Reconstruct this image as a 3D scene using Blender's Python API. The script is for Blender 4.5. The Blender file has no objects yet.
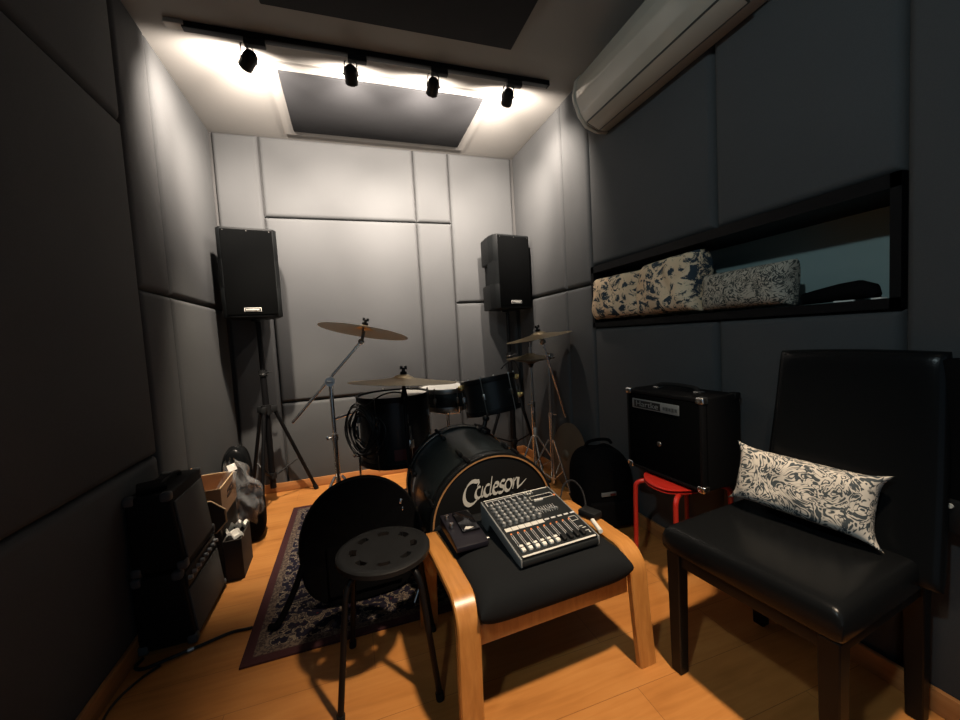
import bpy, bmesh, math, random
from mathutils import Vector, Matrix
PI = math.pi
R = math.radians
random.seed(7)
scene = bpy.context.scene
COL = scene.collection

# ------------------------------------------------------------------ materials
def new_mat(name):
    m = bpy.data.materials.new(name); m.use_nodes = True
    nt = m.node_tree
    return m, nt, nt.nodes['Principled BSDF']
def mat(name, col, rough=.6, metal=0., bump=0., bscale=200., coat=0., spec=.5, emit=None, alpha=1., trans=0.):
    m, nt, b = new_mat(name)
    b.inputs['Base Color'].default_value = (*col, 1)
    b.inputs['Roughness'].default_value = rough
    b.inputs['Metallic'].default_value = metal
    b.inputs['Specular IOR Level'].default_value = spec
    b.inputs['Coat Weight'].default_value = coat
    b.inputs['Transmission Weight'].default_value = trans
    b.inputs['Alpha'].default_value = alpha
    if emit:
        b.inputs['Emission Color'].default_value = (*emit[0], 1); b.inputs['Emission Strength'].default_value = emit[1]
    if bump:
        tc = nt.nodes.new('ShaderNodeTexCoord'); n = nt.nodes.new('ShaderNodeTexNoise'); bp = nt.nodes.new('ShaderNodeBump')
        n.inputs['Scale'].default_value = bscale; n.inputs['Detail'].default_value = 3
        bp.inputs['Strength'].default_value = bump; bp.inputs['Distance'].default_value = .002
        nt.links.new(tc.outputs['Object'], n.inputs['Vector']); nt.links.new(n.outputs['Fac'], bp.inputs['Height'])
        nt.links.new(bp.outputs['Normal'], b.inputs['Normal'])
    return m
def ramp(nt, stops):
    r = nt.nodes.new('ShaderNodeValToRGB')
    e = r.color_ramp.elements
    while len(e) < len(stops): e.new(.5)
    for x, (p, c) in zip(e, stops):
        x.position = p; x.color = (*c, 1)
    return r
def fabric_mat(name, c1, c2):
    m, nt, b = new_mat(name); L = nt.links
    tc = nt.nodes.new('ShaderNodeTexCoord')
    n1 = nt.nodes.new('ShaderNodeTexNoise'); n1.inputs['Scale'].default_value = 260; n1.inputs['Detail'].default_value = 3
    n2 = nt.nodes.new('ShaderNodeTexNoise'); n2.inputs['Scale'].default_value = 3; n2.inputs['Detail'].default_value = 4
    mx = nt.nodes.new('ShaderNodeMath'); mx.operation = 'MULTIPLY_ADD'; mx.inputs[1].default_value = .55
    L.new(tc.outputs['Object'], n1.inputs['Vector']); L.new(tc.outputs['Object'], n2.inputs['Vector'])
    L.new(n1.outputs['Fac'], mx.inputs[0])
    h = nt.nodes.new('ShaderNodeMath'); h.operation = 'MULTIPLY'; h.inputs[1].default_value = .45
    L.new(n2.outputs['Fac'], h.inputs[0]); L.new(h.outputs[0], mx.inputs[2])
    r = ramp(nt, [(.3, c1), (.7, c2)]); L.new(mx.outputs[0], r.inputs['Fac']); L.new(r.outputs['Color'], b.inputs['Base Color'])
    bp = nt.nodes.new('ShaderNodeBump'); bp.inputs['Strength'].default_value = .25; bp.inputs['Distance'].default_value = .002
    L.new(mx.outputs[0], bp.inputs['Height']); L.new(bp.outputs['Normal'], b.inputs['Normal'])
    b.inputs['Roughness'].default_value = .95; b.inputs['Specular IOR Level'].default_value = .15
    return m
def floor_mat():
    m, nt, b = new_mat('laminate_floor'); L = nt.links
    tc = nt.nodes.new('ShaderNodeTexCoord')
    br = nt.nodes.new('ShaderNodeTexBrick')
    br.inputs['Scale'].default_value = 1; br.inputs['Brick Width'].default_value = 1.2; br.inputs['Row Height'].default_value = .19
    br.inputs['Mortar Size'].default_value = .0008; br.inputs['Mortar Smooth'].default_value = .2
    br.inputs['Color1'].default_value = (.30, .30, .30, 1); br.inputs['Color2'].default_value = (.75, .75, .75, 1); br.inputs['Mortar'].default_value = (0, 0, 0, 1)
    br.offset = .37
    L.new(tc.outputs['Object'], br.inputs['Vector'])
    mp = nt.nodes.new('ShaderNodeMapping'); mp.inputs['Scale'].default_value = (1.2, 14, 1); L.new(tc.outputs['Object'], mp.inputs['Vector'])
    n = nt.nodes.new('ShaderNodeTexNoise'); n.inputs['Scale'].default_value = 3; n.inputs['Detail'].default_value = 6; n.inputs['Distortion'].default_value = .8
    L.new(mp.outputs['Vector'], n.inputs['Vector'])
    n2 = nt.nodes.new('ShaderNodeTexNoise'); n2.inputs['Scale'].default_value = 4; n2.inputs['Detail'].default_value = 4
    mp2 = nt.nodes.new('ShaderNodeMapping'); mp2.inputs['Scale'].default_value = (1, 2.4, 1); L.new(tc.outputs['Object'], mp2.inputs['Vector']); L.new(mp2.outputs['Vector'], n2.inputs['Vector'])
    a = nt.nodes.new('ShaderNodeMath'); a.operation = 'MULTIPLY_ADD'; a.inputs[1].default_value = .162; L.new(br.outputs['Color'], a.inputs[0])
    c = nt.nodes.new('ShaderNodeMath'); c.operation = 'MULTIPLY_ADD'; c.inputs[1].default_value = .4; L.new(n.outputs['Fac'], c.inputs[0]); L.new(a.outputs[0], c.inputs[2])
    d = nt.nodes.new('ShaderNodeMath'); d.operation = 'MULTIPLY'; d.inputs[1].default_value = .45; L.new(n2.outputs['Fac'], d.inputs[0]); L.new(d.outputs[0], a.inputs[2])
    r = ramp(nt, [(.3, (.32, .122, .028)), (.5, (.44, .18, .045)), (.75, (.53, .24, .068))]); L.new(c.outputs[0], r.inputs['Fac'])
    mix = nt.nodes.new('ShaderNodeMix'); mix.data_type = 'RGBA'; L.new(br.outputs['Fac'], mix.inputs['Factor']); L.new(r.outputs['Color'], mix.inputs[6]); mix.inputs[7].default_value = (.17, .065, .02, 1)
    L.new(mix.outputs[2], b.inputs['Base Color'])
    b.inputs['Roughness'].default_value = .38; b.inputs['Specular IOR Level'].default_value = .35
    return m
def wood_mat(name, stops, scale=(30, 3, 30), rough=.35):
    m, nt, b = new_mat(name); L = nt.links
    tc = nt.nodes.new('ShaderNodeTexCoord'); mp = nt.nodes.new('ShaderNodeMapping'); mp.inputs['Scale'].default_value = scale
    n = nt.nodes.new('ShaderNodeTexNoise'); n.inputs['Scale'].default_value = 1.6; n.inputs['Detail'].default_value = 5; n.inputs['Distortion'].default_value = .6
    L.new(tc.outputs['Object'], mp.inputs['Vector']); L.new(mp.outputs['Vector'], n.inputs['Vector'])
    r = ramp(nt, stops); L.new(n.outputs['Fac'], r.inputs['Fac']); L.new(r.outputs['Color'], b.inputs['Base Color'])
    b.inputs['Roughness'].default_value = rough
    return m
def toile_mat(name, base, base2, ink, scale, thr):
    m, nt, b = new_mat(name); L = nt.links
    tc = nt.nodes.new('ShaderNodeTexCoord')
    nb = nt.nodes.new('ShaderNodeTexNoise'); nb.inputs['Scale'].default_value = 5; nb.inputs['Detail'].default_value = 3
    n = nt.nodes.new('ShaderNodeTexNoise'); n.inputs['Scale'].default_value = scale; n.inputs['Detail'].default_value = 7; n.inputs['Roughness'].default_value = .72; n.inputs['Distortion'].default_value = .7
    for q in (nb, n): L.new(tc.outputs['Object'], q.inputs['Vector'])
    rb = ramp(nt, [(.35, base), (.65, base2)]); L.new(nb.outputs['Fac'], rb.inputs['Fac'])
    ri = ramp(nt, [(thr, (0, 0, 0)), (thr + .035, (1, 1, 1))]); L.new(n.outputs['Fac'], ri.inputs['Fac'])
    mix = nt.nodes.new('ShaderNodeMix'); mix.data_type = 'RGBA'; L.new(ri.outputs['Color'], mix.inputs['Factor'])
    L.new(rb.outputs['Color'], mix.inputs[6]); mix.inputs[7].default_value = (*ink, 1); L.new(mix.outputs[2], b.inputs['Base Color'])
    b.inputs['Roughness'].default_value = .9; b.inputs['Specular IOR Level'].default_value = .2
    return m
def paisley_mat(name, light, ink, scale):
    m, nt, b = new_mat(name); L = nt.links
    tc = nt.nodes.new('ShaderNodeTexCoord')
    n = nt.nodes.new('ShaderNodeTexNoise'); n.inputs['Scale'].default_value = scale * .55; n.inputs['Detail'].default_value = 2; n.inputs['Distortion'].default_value = 2.6
    L.new(tc.outputs['Object'], n.inputs['Vector'])
    ml = nt.nodes.new('ShaderNodeMath'); ml.operation = 'MULTIPLY'; ml.inputs[1].default_value = 42; L.new(n.outputs['Fac'], ml.inputs[0])
    sn = nt.nodes.new('ShaderNodeMath'); sn.operation = 'SINE'; L.new(ml.outputs[0], sn.inputs[0])
    v = nt.nodes.new('ShaderNodeTexVoronoi'); v.inputs['Scale'].default_value = scale * 1.5; L.new(tc.outputs['Object'], v.inputs['Vector'])
    s2 = nt.nodes.new('ShaderNodeMath'); s2.operation = 'MULTIPLY_ADD'; s2.inputs[1].default_value = 2.4; s2.inputs[2].default_value = -.9; L.new(v.outputs['Distance'], s2.inputs[0])
    ad = nt.nodes.new('ShaderNodeMath'); ad.operation = 'ADD'; L.new(sn.outputs[0], ad.inputs[0]); L.new(s2.outputs[0], ad.inputs[1])
    mr = nt.nodes.new('ShaderNodeMapRange'); mr.inputs['From Min'].default_value = -.55; mr.inputs['From Max'].default_value = .95; L.new(ad.outputs[0], mr.inputs['Value'])
    r = ramp(nt, [(.25, ink), (.75, light)]); L.new(mr.outputs['Result'], r.inputs['Fac']); L.new(r.outputs['Color'], b.inputs['Base Color'])
    b.inputs['Roughness'].default_value = .8; b.inputs['Specular IOR Level'].default_value = .3
    return m
def rug_mat(name, stops, scale):
    m, nt, b = new_mat(name); L = nt.links
    tc = nt.nodes.new('ShaderNodeTexCoord')
    v = nt.nodes.new('ShaderNodeTexVoronoi'); v.inputs['Scale'].default_value = scale
    n = nt.nodes.new('ShaderNodeTexNoise'); n.inputs['Scale'].default_value = scale * .8; n.inputs['Detail'].default_value = 4; n.inputs['Distortion'].default_value = 2
    for q in (v, n): L.new(tc.outputs['Object'], q.inputs['Vector'])
    a = nt.nodes.new('ShaderNodeMath'); a.operation = 'MULTIPLY_ADD'; a.inputs[1].default_value = .5; L.new(v.outputs['Distance'], a.inputs[0])
    h = nt.nodes.new('ShaderNodeMath'); h.operation = 'MULTIPLY'; h.inputs[1].default_value = .7; L.new(n.outputs['Fac'], h.inputs[0]); L.new(h.outputs[0], a.inputs[2])
    r = ramp(nt, stops); L.new(a.outputs[0], r.inputs['Fac']); L.new(r.outputs['Color'], b.inputs['Base Color'])
    b.inputs['Roughness'].default_value = 1; b.inputs['Specular IOR Level'].default_value = .1
    return m

M = {}
M['wall'] = fabric_mat('grey_wall_fabric', (.056, .0585, .060), (.067, .0695, .0715))
M['wall_core'] = mat('wall_core', (.05, .05, .05), .9)
M['ceiling'] = mat('white_ceiling_paint', (.24, .234, .222), .9, bump=.05, bscale=60)
M['ceil_panel'] = fabric_mat('charcoal_panel_fabric', (.020, .021, .023), (.030, .031, .034))
M['floor'] = floor_mat()
M['base_wood'] = wood_mat('skirting_wood', [(.3, (.34, .14, .045)), (.7, (.44, .20, .07))], (3, 3, 40))
M['birch'] = wood_mat('honey_birch', [(.25, (.36, .145, .032)), (.6, (.46, .20, .050)), (.85, (.54, .26, .075))], (40, 5, 8), .32)
M['black_plastic'] = mat('black_plastic', (.009, .0095, .010), .5, bump=.1, bscale=500, spec=0.2)
M['speaker_shell'] = mat('speaker_shell', (.006, .007, .0075), .55, bump=.3, bscale=500, spec=0.12)
M['grille'] = mat('black_grille', (.003, .0032, .0033), .65, bump=.3, bscale=700, spec=0.0)
M['black_metal'] = mat('black_metal', (.005, .005, .0055), .4, spec=0.15)
M['black_paint'] = mat('black_satin_paint', (.012, .012, .012), .42, spec=0.2)
M['chrome'] = mat('chrome', (.80, .79, .77), .26, 1.)
M['steel'] = mat('steel', (.42, .41, .39), .3, 1.)
M['brass_gold'] = mat('gold_hardware', (.62, .45, .18), .3, 1.)
M['bronze'] = mat('cymbal_bronze', (.42, .34, .22), .38, 1., bump=.2, bscale=90)
M['bronze_dark'] = mat('tarnished_bronze', (.18, .15, .11), .5, .8, bump=.2, bscale=60)
M['drum_lacquer'] = mat('black_drum_lacquer', (.006, .007, .0075), .36, coat=.08, spec=0.35)
M['drum_satin'] = mat('charcoal_drum_wrap', (.016, .021, .022), .3, coat=.1, spec=0.3)
M['head_black'] = mat('black_drum_head', (.008, .008, .008), .38, spec=0.15)
M['head_white'] = mat('white_drum_head', (.70, .70, .68), .5)
M['hoop_wood'] = wood_mat('hoop_wood', [(.3, (.34, .16, .06)), (.7, (.46, .24, .10))], (20, 20, 20), .3)
M['logo'] = mat('silver_lettering', (.55, .53, .48), .5)
M['leather'] = mat('black_leather', (.005, .0055, .006), .25, bump=.12, bscale=320, spec=.14)
M['black_wood'] = mat('black_stained_wood', (.004, .0037, .0036), .45, spec=0.2)
M['black_fabric'] = mat('black_nylon', (.004, .004, .0045), .9, bump=.5, bscale=300, spec=.05)
M['cushion_fabric'] = fabric_mat('black_cushion_cloth', (.006, .007, .008), (.010, .011, .012))
M['rubber'] = mat('black_rubber', (.012, .012, .012), .75, spec=0.1)
M['cable'] = mat('black_cable', (.010, .010, .011), .5, spec=0.2)
M['red'] = mat('red_enamel', (.34, .016, .010), .3, coat=.15)
M['dark_red'] = mat('dark_red', (.05, .005, .006), .5)
M['amp_tolex'] = mat('black_tolex', (.005, .005, .0055), .6, bump=.5, bscale=400, spec=0.12)
M['amp_grille'] = mat('grey_grille_cloth', (.065, .066, .064), .9, bump=.6, bscale=500)
M['grey_plastic'] = mat('grey_corner_plastic', (.06, .063, .065), .5, spec=.2)
M['cardboard'] = mat('brown_cardboard', (.36, .20, .10), .85, bump=.1, bscale=60)
M['cardboard_dark'] = mat('dark_cardboard', (.035, .028, .022), .85)
M['cardboard_edge'] = mat('cardboard_edge', (.52, .36, .2), .85)
M['print_ink'] = mat('printed_ink', (.06, .03, .02), .8)
M['paper'] = mat('white_paper', (.72, .70, .65), .8)
M['ac_white'] = mat('aged_white_plastic', (.36, .325, .27), .18)
M['ac_dark'] = mat('vent_gap', (.03, .028, .025), .6)
M['niche_black'] = mat('niche_black_board', (.004, .004, .0045), .5, spec=0.12)
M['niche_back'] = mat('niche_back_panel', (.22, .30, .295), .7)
M['toile'] = toile_mat('toile_print', (.72, .52, .33), (.80, .64, .44), (.035, .05, .065), 19, .500)
M['paisley'] = paisley_mat('paisley_print', (.58, .53, .46), (.05, .062, .068), 26)
M['paisley_dark'] = paisley_mat('dense_paisley_print', (.40, .36, .29), (.045, .05, .045), 30)
M['rug_field'] = rug_mat('rug_field', [(.34, (.07, .006, .010)), (.42, (.010, .010, .018)), (.68, (.012, .011, .020)), (.73, (.22, .17, .12)), (.80, (.05, .008, .012))], 24)
M['rug_border'] = rug_mat('rug_border', [(.30, (.07, .010, .016)), (.38, (.010, .010, .018)), (.635, (.014, .012, .022)), (.675, (.26, .21, .15)), (.72, (.014, .013, .024)), (.86, (.16, .12, .09))], 36)
M['rug_guard'] = rug_mat('rug_guard', [(.35, (.14, .11, .08)), (.5, (.03, .02, .022)), (.7, (.12, .09, .07))], 80)
M['rug_edge'] = mat('rug_edge', (.032, .005, .007), 1., bump=.5, bscale=300)
M['mixer_body'] = mat('mixer_black', (.013, .015, .016), .4, spec=0.2)
M['mixer_side'] = mat('mixer_grey_side', (.16, .17, .17), .45)
M['knob_grey'] = mat('knob_grey', (.17, .178, .18), .5)
M['knob_cap'] = mat('knob_pointer', (.5, .5, .5), .5)
M['white_plastic'] = mat('white_plastic', (.68, .66, .60), .45)
M['label_white'] = mat('panel_white_print', (.55, .54, .50), .6)
M['lcd'] = mat('lcd_glass', (.004, .004, .005), .12)
M['orange_dot'] = mat('orange_led', (.75, .22, .06), .4)
M['pedal'] = mat('dark_violet_paint', (.010, .009, .013), .4, spec=.25)
M['bulb'] = mat('lamp_bulb', (.9, .85, .7), .3, emit=((1, .86, .66), 6.))
M['film'] = mat('clear_plastic_film', (.85, .87, .88), .06, alpha=.17, spec=1., coat=1.)
M['badge_grey'] = mat('badge_grey', (.16, .175, .18), .4, .2)
M['badge_text'] = mat('badge_text', (.035, .04, .042), .5)

# ------------------------------------------------------------------ mesh builder
class MB:
    def __init__(s): s.bm = bmesh.new()
    def add(s, other, mtx=None, mi=0):
        if mtx is not None: bmesh.ops.transform(other, matrix=mtx, verts=other.verts)
        for f in other.faces: f.material_index = mi
        me = bpy.data.meshes.new('tmp'); other.to_mesh(me); other.free()
        s.bm.from_mesh(me); bpy.data.meshes.remove(me); return s
    def box(s, c, size, rot=None, bevel=0., seg=2, mi=0):
        b = bmesh.new(); bmesh.ops.create_cube(b, size=1)
        bmesh.ops.scale(b, vec=size, verts=b.verts)
        if bevel: bmesh.ops.bevel(b, geom=b.edges[:], offset=bevel, segments=seg, profile=.5, affect='EDGES')
        m = Matrix.Translation(c)
        if rot is not None: m = m @ rot
        return s.add(b, m, mi)
    def box2(s, lo, hi, bevel=0., seg=2, mi=0):
        lo = Vector(lo); hi = Vector(hi)
        return s.box((lo + hi) / 2, hi - lo, None, bevel, seg, mi)
    def cyl(s, p0, p1, r0, r1=None, seg=16, mi=0, bevel=0.):
        p0 = Vector(p0); p1 = Vector(p1); d = p1 - p0
        b = bmesh.new(); bmesh.ops.create_cone(b, cap_ends=True, segments=seg, radius1=r0, radius2=r0 if r1 is None else r1, depth=d.length)
        if bevel: bmesh.ops.bevel(b, geom=[e for e in b.edges if len(e.link_faces) == 2 and e.calc_face_angle() > .9], offset=bevel, segments=2, affect='EDGES')
        q = Vector((0, 0, 1)).rotation_difference(d.normalized())
        return s.add(b, Matrix.Translation((p0 + p1) / 2) @ q.to_matrix().to_4x4(), mi)
    def sphere(s, c, r, sc=(1, 1, 1), mi=0, u=16, v=10):
        b = bmesh.new(); bmesh.ops.create_uvsphere(b, u_segments=u, v_segments=v, radius=r)
        return s.add(b, Matrix.Translation(c) @ Matrix.Diagonal((*sc, 1)), mi)
    def torus(s, c, axis, R_, r, seg=40, ms=8, mi=0, sc=None):
        q = Vector((0, 0, 1)).rotation_difference(Vector(axis).normalized()).to_matrix().to_4x4()
        pts = [q @ Vector((R_ * math.cos(2 * PI * i / seg), R_ * math.sin(2 * PI * i / seg), 0)) + Vector(c) for i in range(seg)]
        return s.tube(pts, r, ms, True, mi)
    def tube(s, pts, r, seg=8, closed=False, mi=0, smooth=0):
        pts = [Vector(p) for p in pts]
        if smooth: pts = catmull(pts, smooth)
        n = len(pts); bm = s.bm; rings = []
        rr = r if hasattr(r, '__len__') else [r] * n
        if len(rr) != n: rr = [rr[0] + (rr[-1] - rr[0]) * i / (n - 1) for i in range(n)]
        up = None
        for i in range(n):
            if closed: t = pts[(i + 1) % n] - pts[i - 1]
            else: t = pts[min(i + 1, n - 1)] - pts[max(i - 1, 0)]
            t.normalize()
            if up is None:
                up = t.orthogonal().normalized()
            else:
                up = (up - t * up.dot(t))
                up = up.normalized() if up.length > 1e-6 else t.orthogonal().normalized()
            bi = t.cross(up)
            rings.append([bm.verts.new(pts[i] + (up * math.cos(2 * PI * k / seg) + bi * math.sin(2 * PI * k / seg)) * rr[i]) for k in range(seg)])
        m = n if closed else n - 1
        for i in range(m):
            a = rings[i]; b = rings[(i + 1) % n]
            off = 0
            if closed and i == n - 1:
                off = min(range(seg), key=lambda o: (a[0].co - b[o].co).length)
            for k in range(seg):
                f = bm.faces.new((a[k], a[(k + 1) % seg], b[(k + 1 + off) % seg], b[(k + off) % seg])); f.material_index = mi
        if not closed:
            f = bm.faces.new(rings[0][::-1]); f.material_index = mi
            f = bm.faces.new(rings[-1]); f.material_index = mi
        return s
    def lathe(s, prof, mtx=None, seg=40, mi=0):
        b = bmesh.new(); rings = []
        for (r, z) in prof:
            if r < 1e-6: rings.append([b.verts.new((0, 0, z))])
            else: rings.append([b.verts.new((r * math.cos(2 * PI * k / seg), r * math.sin(2 * PI * k / seg), z)) for k in range(seg)])
        for A, B in zip(rings, rings[1:]):
            for k in range(seg):
                a0 = A[k % len(A)]; a1 = A[(k + 1) % len(A)]; b0 = B[k % len(B)]; b1 = B[(k + 1) % len(B)]
                vs = []
                for v in (a0, a1, b1, b0):
                    if v not in vs: vs.append(v)
                if len(vs) > 2: b.faces.new(vs)
        bmesh.ops.recalc_face_normals(b, faces=b.faces)
        return s.add(b, mtx, mi)
    def prism(s, poly, h0, h1, mtx=None, bevel=0., seg=2, mi=0):
        b = bmesh.new()
        lo = [b.verts.new((x, y, h0)) for x, y in poly]; hi = [b.verts.new((x, y, h1)) for x, y in poly]
        n = len(poly)
        b.faces.new(lo[::-1]); b.faces.new(hi)
        for i in range(n): b.faces.new((lo[i], lo[(i + 1) % n], hi[(i + 1) % n], hi[i]))
        bmesh.ops.recalc_face_normals(b, faces=b.faces)
        if bevel: bmesh.ops.bevel(b, geom=b.edges[:], offset=bevel, segments=seg, profile=.5, affect='EDGES')
        return s.add(b, mtx, mi)
    def grid(s, fn, nu, nv, mi=0, closed_u=False):
        bm = s.bm
        V = [[bm.verts.new(fn(i / nu, j / nv)) for j in range(nv + 1)] for i in range(nu + (0 if closed_u else 1))]
        for i in range(nu):
            for j in range(nv):
                f = bm.faces.new((V[i][j], V[(i + 1) % len(V)][j], V[(i + 1) % len(V)][j + 1], V[i][j + 1])); f.material_index = mi
        return V
    def build(s, name, mats, parent=None, weld=False, sharp=35):
        if weld: bmesh.ops.remove_doubles(s.bm, verts=s.bm.verts, dist=1e-5)
        if weld: bmesh.ops.recalc_face_normals(s.bm, faces=s.bm.faces)
        me = bpy.data.meshes.new(name); s.bm.to_mesh(me); s.bm.free()
        for m in (mats if isinstance(mats, (list, tuple)) else [mats]): me.materials.append(M[m])
        me.polygons.foreach_set('use_smooth', [True] * len(me.polygons))
        me.set_sharp_from_angle(angle=R(sharp))
        o = bpy.data.objects.new(name, me); COL.objects.link(o)
        if parent is not None: o.parent = parent
        return o
def catmull(P, k):
    out = []
    n = len(P)
    for i in range(n - 1):
        p0 = P[max(i - 1, 0)]; p1 = P[i]; p2 = P[i + 1]; p3 = P[min(i + 2, n - 1)]
        for j in range(k):
            t = j / k
            out.append(.5 * ((2 * p1) + (p2 - p0) * t + (2 * p0 - 5 * p1 + 4 * p2 - p3) * t * t + (3 * p1 - p0 - 3 * p2 + p3) * t ** 3))
    out.append(P[-1]); return out
def thing(name, label, cat, loc=(0, 0, 0), rz=0., group=None, rot=None):
    o = bpy.data.objects.new(name, None); COL.objects.link(o); o.empty_display_size = .05
    o.location = loc; o.rotation_euler = rot if rot is not None else (0, 0, rz)
    o['label'] = label; o['category'] = cat
    if group: o['group'] = group
    return o
def tag(o, label, cat, loc=None, rz=0., group=None):
    o['label'] = label; o['category'] = cat
    if group: o['group'] = group
    if loc is not None: o.location = loc; o.rotation_euler = (0, 0, rz)
    return o
def struct(o): o['kind'] = 'structure'; return o
def copy_tree(o, parent=None):
    c = o.copy(); COL.objects.link(c); c.parent = parent
    for ch in list(o.children): copy_tree(ch, c)
    return c
def frame(origin, u, v):
    u = Vector(u).normalized(); v = Vector(v); v = (v - u * v.dot(u)).normalized(); n = u.cross(v)
    m = Matrix((u, v, n)).transposed().to_4x4(); m.translation = Vector(origin); return m

# ------------------------------------------------------------------ room
XL, XR, YB, YF, H = -.829, 1.472, 3.292, -1.15, 2.653
T = .035
fl = MB().box2((XL - .1, YF - .1, -.1), (XR + .1, YB + .1, 0)).build('floor', 'floor'); struct(fl)
ce = MB().box2((XL - .1, YF - .1, H), (XR + .1, YB + .1, H + .1)).build('ceiling', 'ceiling'); struct(ce)
def pad(mb, org, u, v, lu, lv, t=T, rad=.030):
    # upholstered panel: org corner on wall face, u x v plane, bulging along n (into the room) up to t
    u = Vector(u); v = Vector(v); n = u.cross(v); org = Vector(org)
    g = .0015
    es = [0, .002, .006, .012, .02, .03]
    def ticks(l):
        a = [e for e in es if e < l / 2]; m = max(3, int(l / .25))
        mid = [es[-1] + (l - 2 * es[-1]) * i / m for i in range(1, m)] if l > 2 * es[-1] else []
        return a + mid + [l - e for e in a[::-1]]
    U = ticks(lu - 2 * g); Vv = ticks(lv - 2 * g)
    def d(e, l):
        x = min(e, l - e) / rad
        return math.sqrt(max(0, 1 - (1 - min(x, 1)) ** 2))
    def fn(i, j):
        a = U[i]; b = Vv[j]
        return org + u * (a + g) + v * (b + g) + n * (t * min(d(a, lu - 2 * g), d(b, lv - 2 * g)) - t)
    G = [[mb.bm.verts.new(fn(i, j)) for j in range(len(Vv))] for i in range(len(U))]
    for i in range(len(U) - 1):
        for j in range(len(Vv) - 1): mb.bm.faces.new((G[i][j], G[i + 1][j], G[i + 1][j + 1], G[i][j + 1]))
def wall_panels(wall, rects, org, u, v, t=T):
    for (a0, a1, b0, b1) in rects:
        mb = MB(); o = Vector(org) + Vector(u) * a0 + Vector(v) * b0
        pad(mb, o, u, v, a1 - a0, b1 - b0, t)
        mb.build('wall_panel', 'wall', wall, sharp=60)
# left wall, coordinate a = y measured from YF
wl = struct(MB().box2((XL - .10, YF - .1, 0), (XL - T, YB + .1, H)).build('wall_left', 'wall_core'))
ya = lambda y: y - YF
Z1, Z2 = .662, 2.07
wall_panels(wl, [(ya(YF), ya(.55), 0, Z1), (ya(YF), ya(.55), Z1, Z2), (ya(YF), ya(.55), Z2, H),
                 (ya(.55), ya(2.06), 0, Z1), (ya(.55), ya(2.06), Z1, Z2), (ya(.55), ya(2.06), Z2, H),
                 (ya(2.06), ya(2.37), 0, 1.385), (ya(2.06), ya(2.37), 1.385, H),
                 (ya(2.37), ya(YB), 0, 1.385), (ya(2.37), ya(YB), 1.385, H)],
            (XL, YF, 0), (0, 1, 0), (0, 0, 1))
# back wall, coordinate a = x from XL, normal towards -y : u=(1,0,0), v=(0,0,1) gives n=(0,-1,0)
wb = struct(MB().box2((XL - .1, YB + T, 0), (XR + .1, YB + .10, H)).build('wall_back', 'wall_core'))
xa = lambda x: x - XL
wall_panels(wb, [(0, xa(-.531), 0, H), (xa(-.531), xa(.598), 2.065, H), (xa(-.531), xa(.598), .674, 2.065), (xa(-.531), xa(.598), 0, .674),
                 (xa(.598), xa(.895), 2.065, H), (xa(.598), xa(.895), 0, 2.065),
                 (xa(.895), xa(XR), 1.39, H), (xa(.895), xa(XR), 0, 1.39)],
            (XL, YB, 0), (1, 0, 0), (0, 0, 1))
# right wall with niche
NY0, NY1, NZ0, NZ1, NX = .680, 2.147, 1.110, 1.486, 1.72
w = MB()
w.box2((XR + T, YF - .1, 0), (XR + .30, NY0, H)); w.box2((XR + T, NY1, 0), (XR + .30, YB + .1, H))
w.box2((XR + T, NY0, 0), (XR + .30, NY1, NZ0)); w.box2((XR + T, NY0, NZ1), (XR + .30, NY1, H))
wr = struct(w.build('wall_right', 'wall_core'))
# u = -y direction so that n = u x v = (-1,0,0)
yr = lambda y: YB - y
wall_panels(wr, [(yr(YB), yr(2.464), 0, 1.384), (yr(2.464), yr(NY1), 0, 1.384), (yr(YB), yr(2.464), 1.384, H), (yr(2.464), yr(NY1), 1.384, H),
                 (yr(NY1), yr(1.268), NZ1, H), (yr(1.268), yr(NY0), NZ1, H), (yr(NY1), yr(1.268), 0, NZ0), (yr(1.268), yr(NY0), 0, NZ0)],
            (XR, YB, 0), (0, -1, 0), (0, 0, 1))
mb = MB(); pad(mb, (XR - .015, NY0, 0), (0, -1, 0), (0, 0, 1), NY0 - YF, H, .05, .04); mb.build('wall_panel', 'wall', wr, sharp=60)
n = MB()
ft = .030
n.box2((XR - .006, NY0, NZ0), (NX, NY1, NZ0 + ft)); n.box2((XR - .006, NY0, NZ1 - ft - .01), (NX, NY1, NZ1))
n.box2((XR - .006, NY0, NZ0), (NX, NY0 + .025, NZ1)); n.box2((XR - .006, NY1 - .025, NZ0), (NX, NY1, NZ1))
n.build('niche_lining', 'niche_black', wr)
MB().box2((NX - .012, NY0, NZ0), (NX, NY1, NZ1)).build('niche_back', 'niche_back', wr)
# skirting
struct(MB().box2((XL, YF, 0), (XL + .016, YB, .068), .003).build('baseboard_left', 'base_wood'))
struct(MB().box2((XL + .016, YB - .016, 0), (XR - .016, YB, .068), .003).build('baseboard_back', 'base_wood'))
struct(MB().box2((XR - .031, YF, 0), (XR - .015, YB, .068), .003).build('baseboard_right', 'base_wood'))

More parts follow.
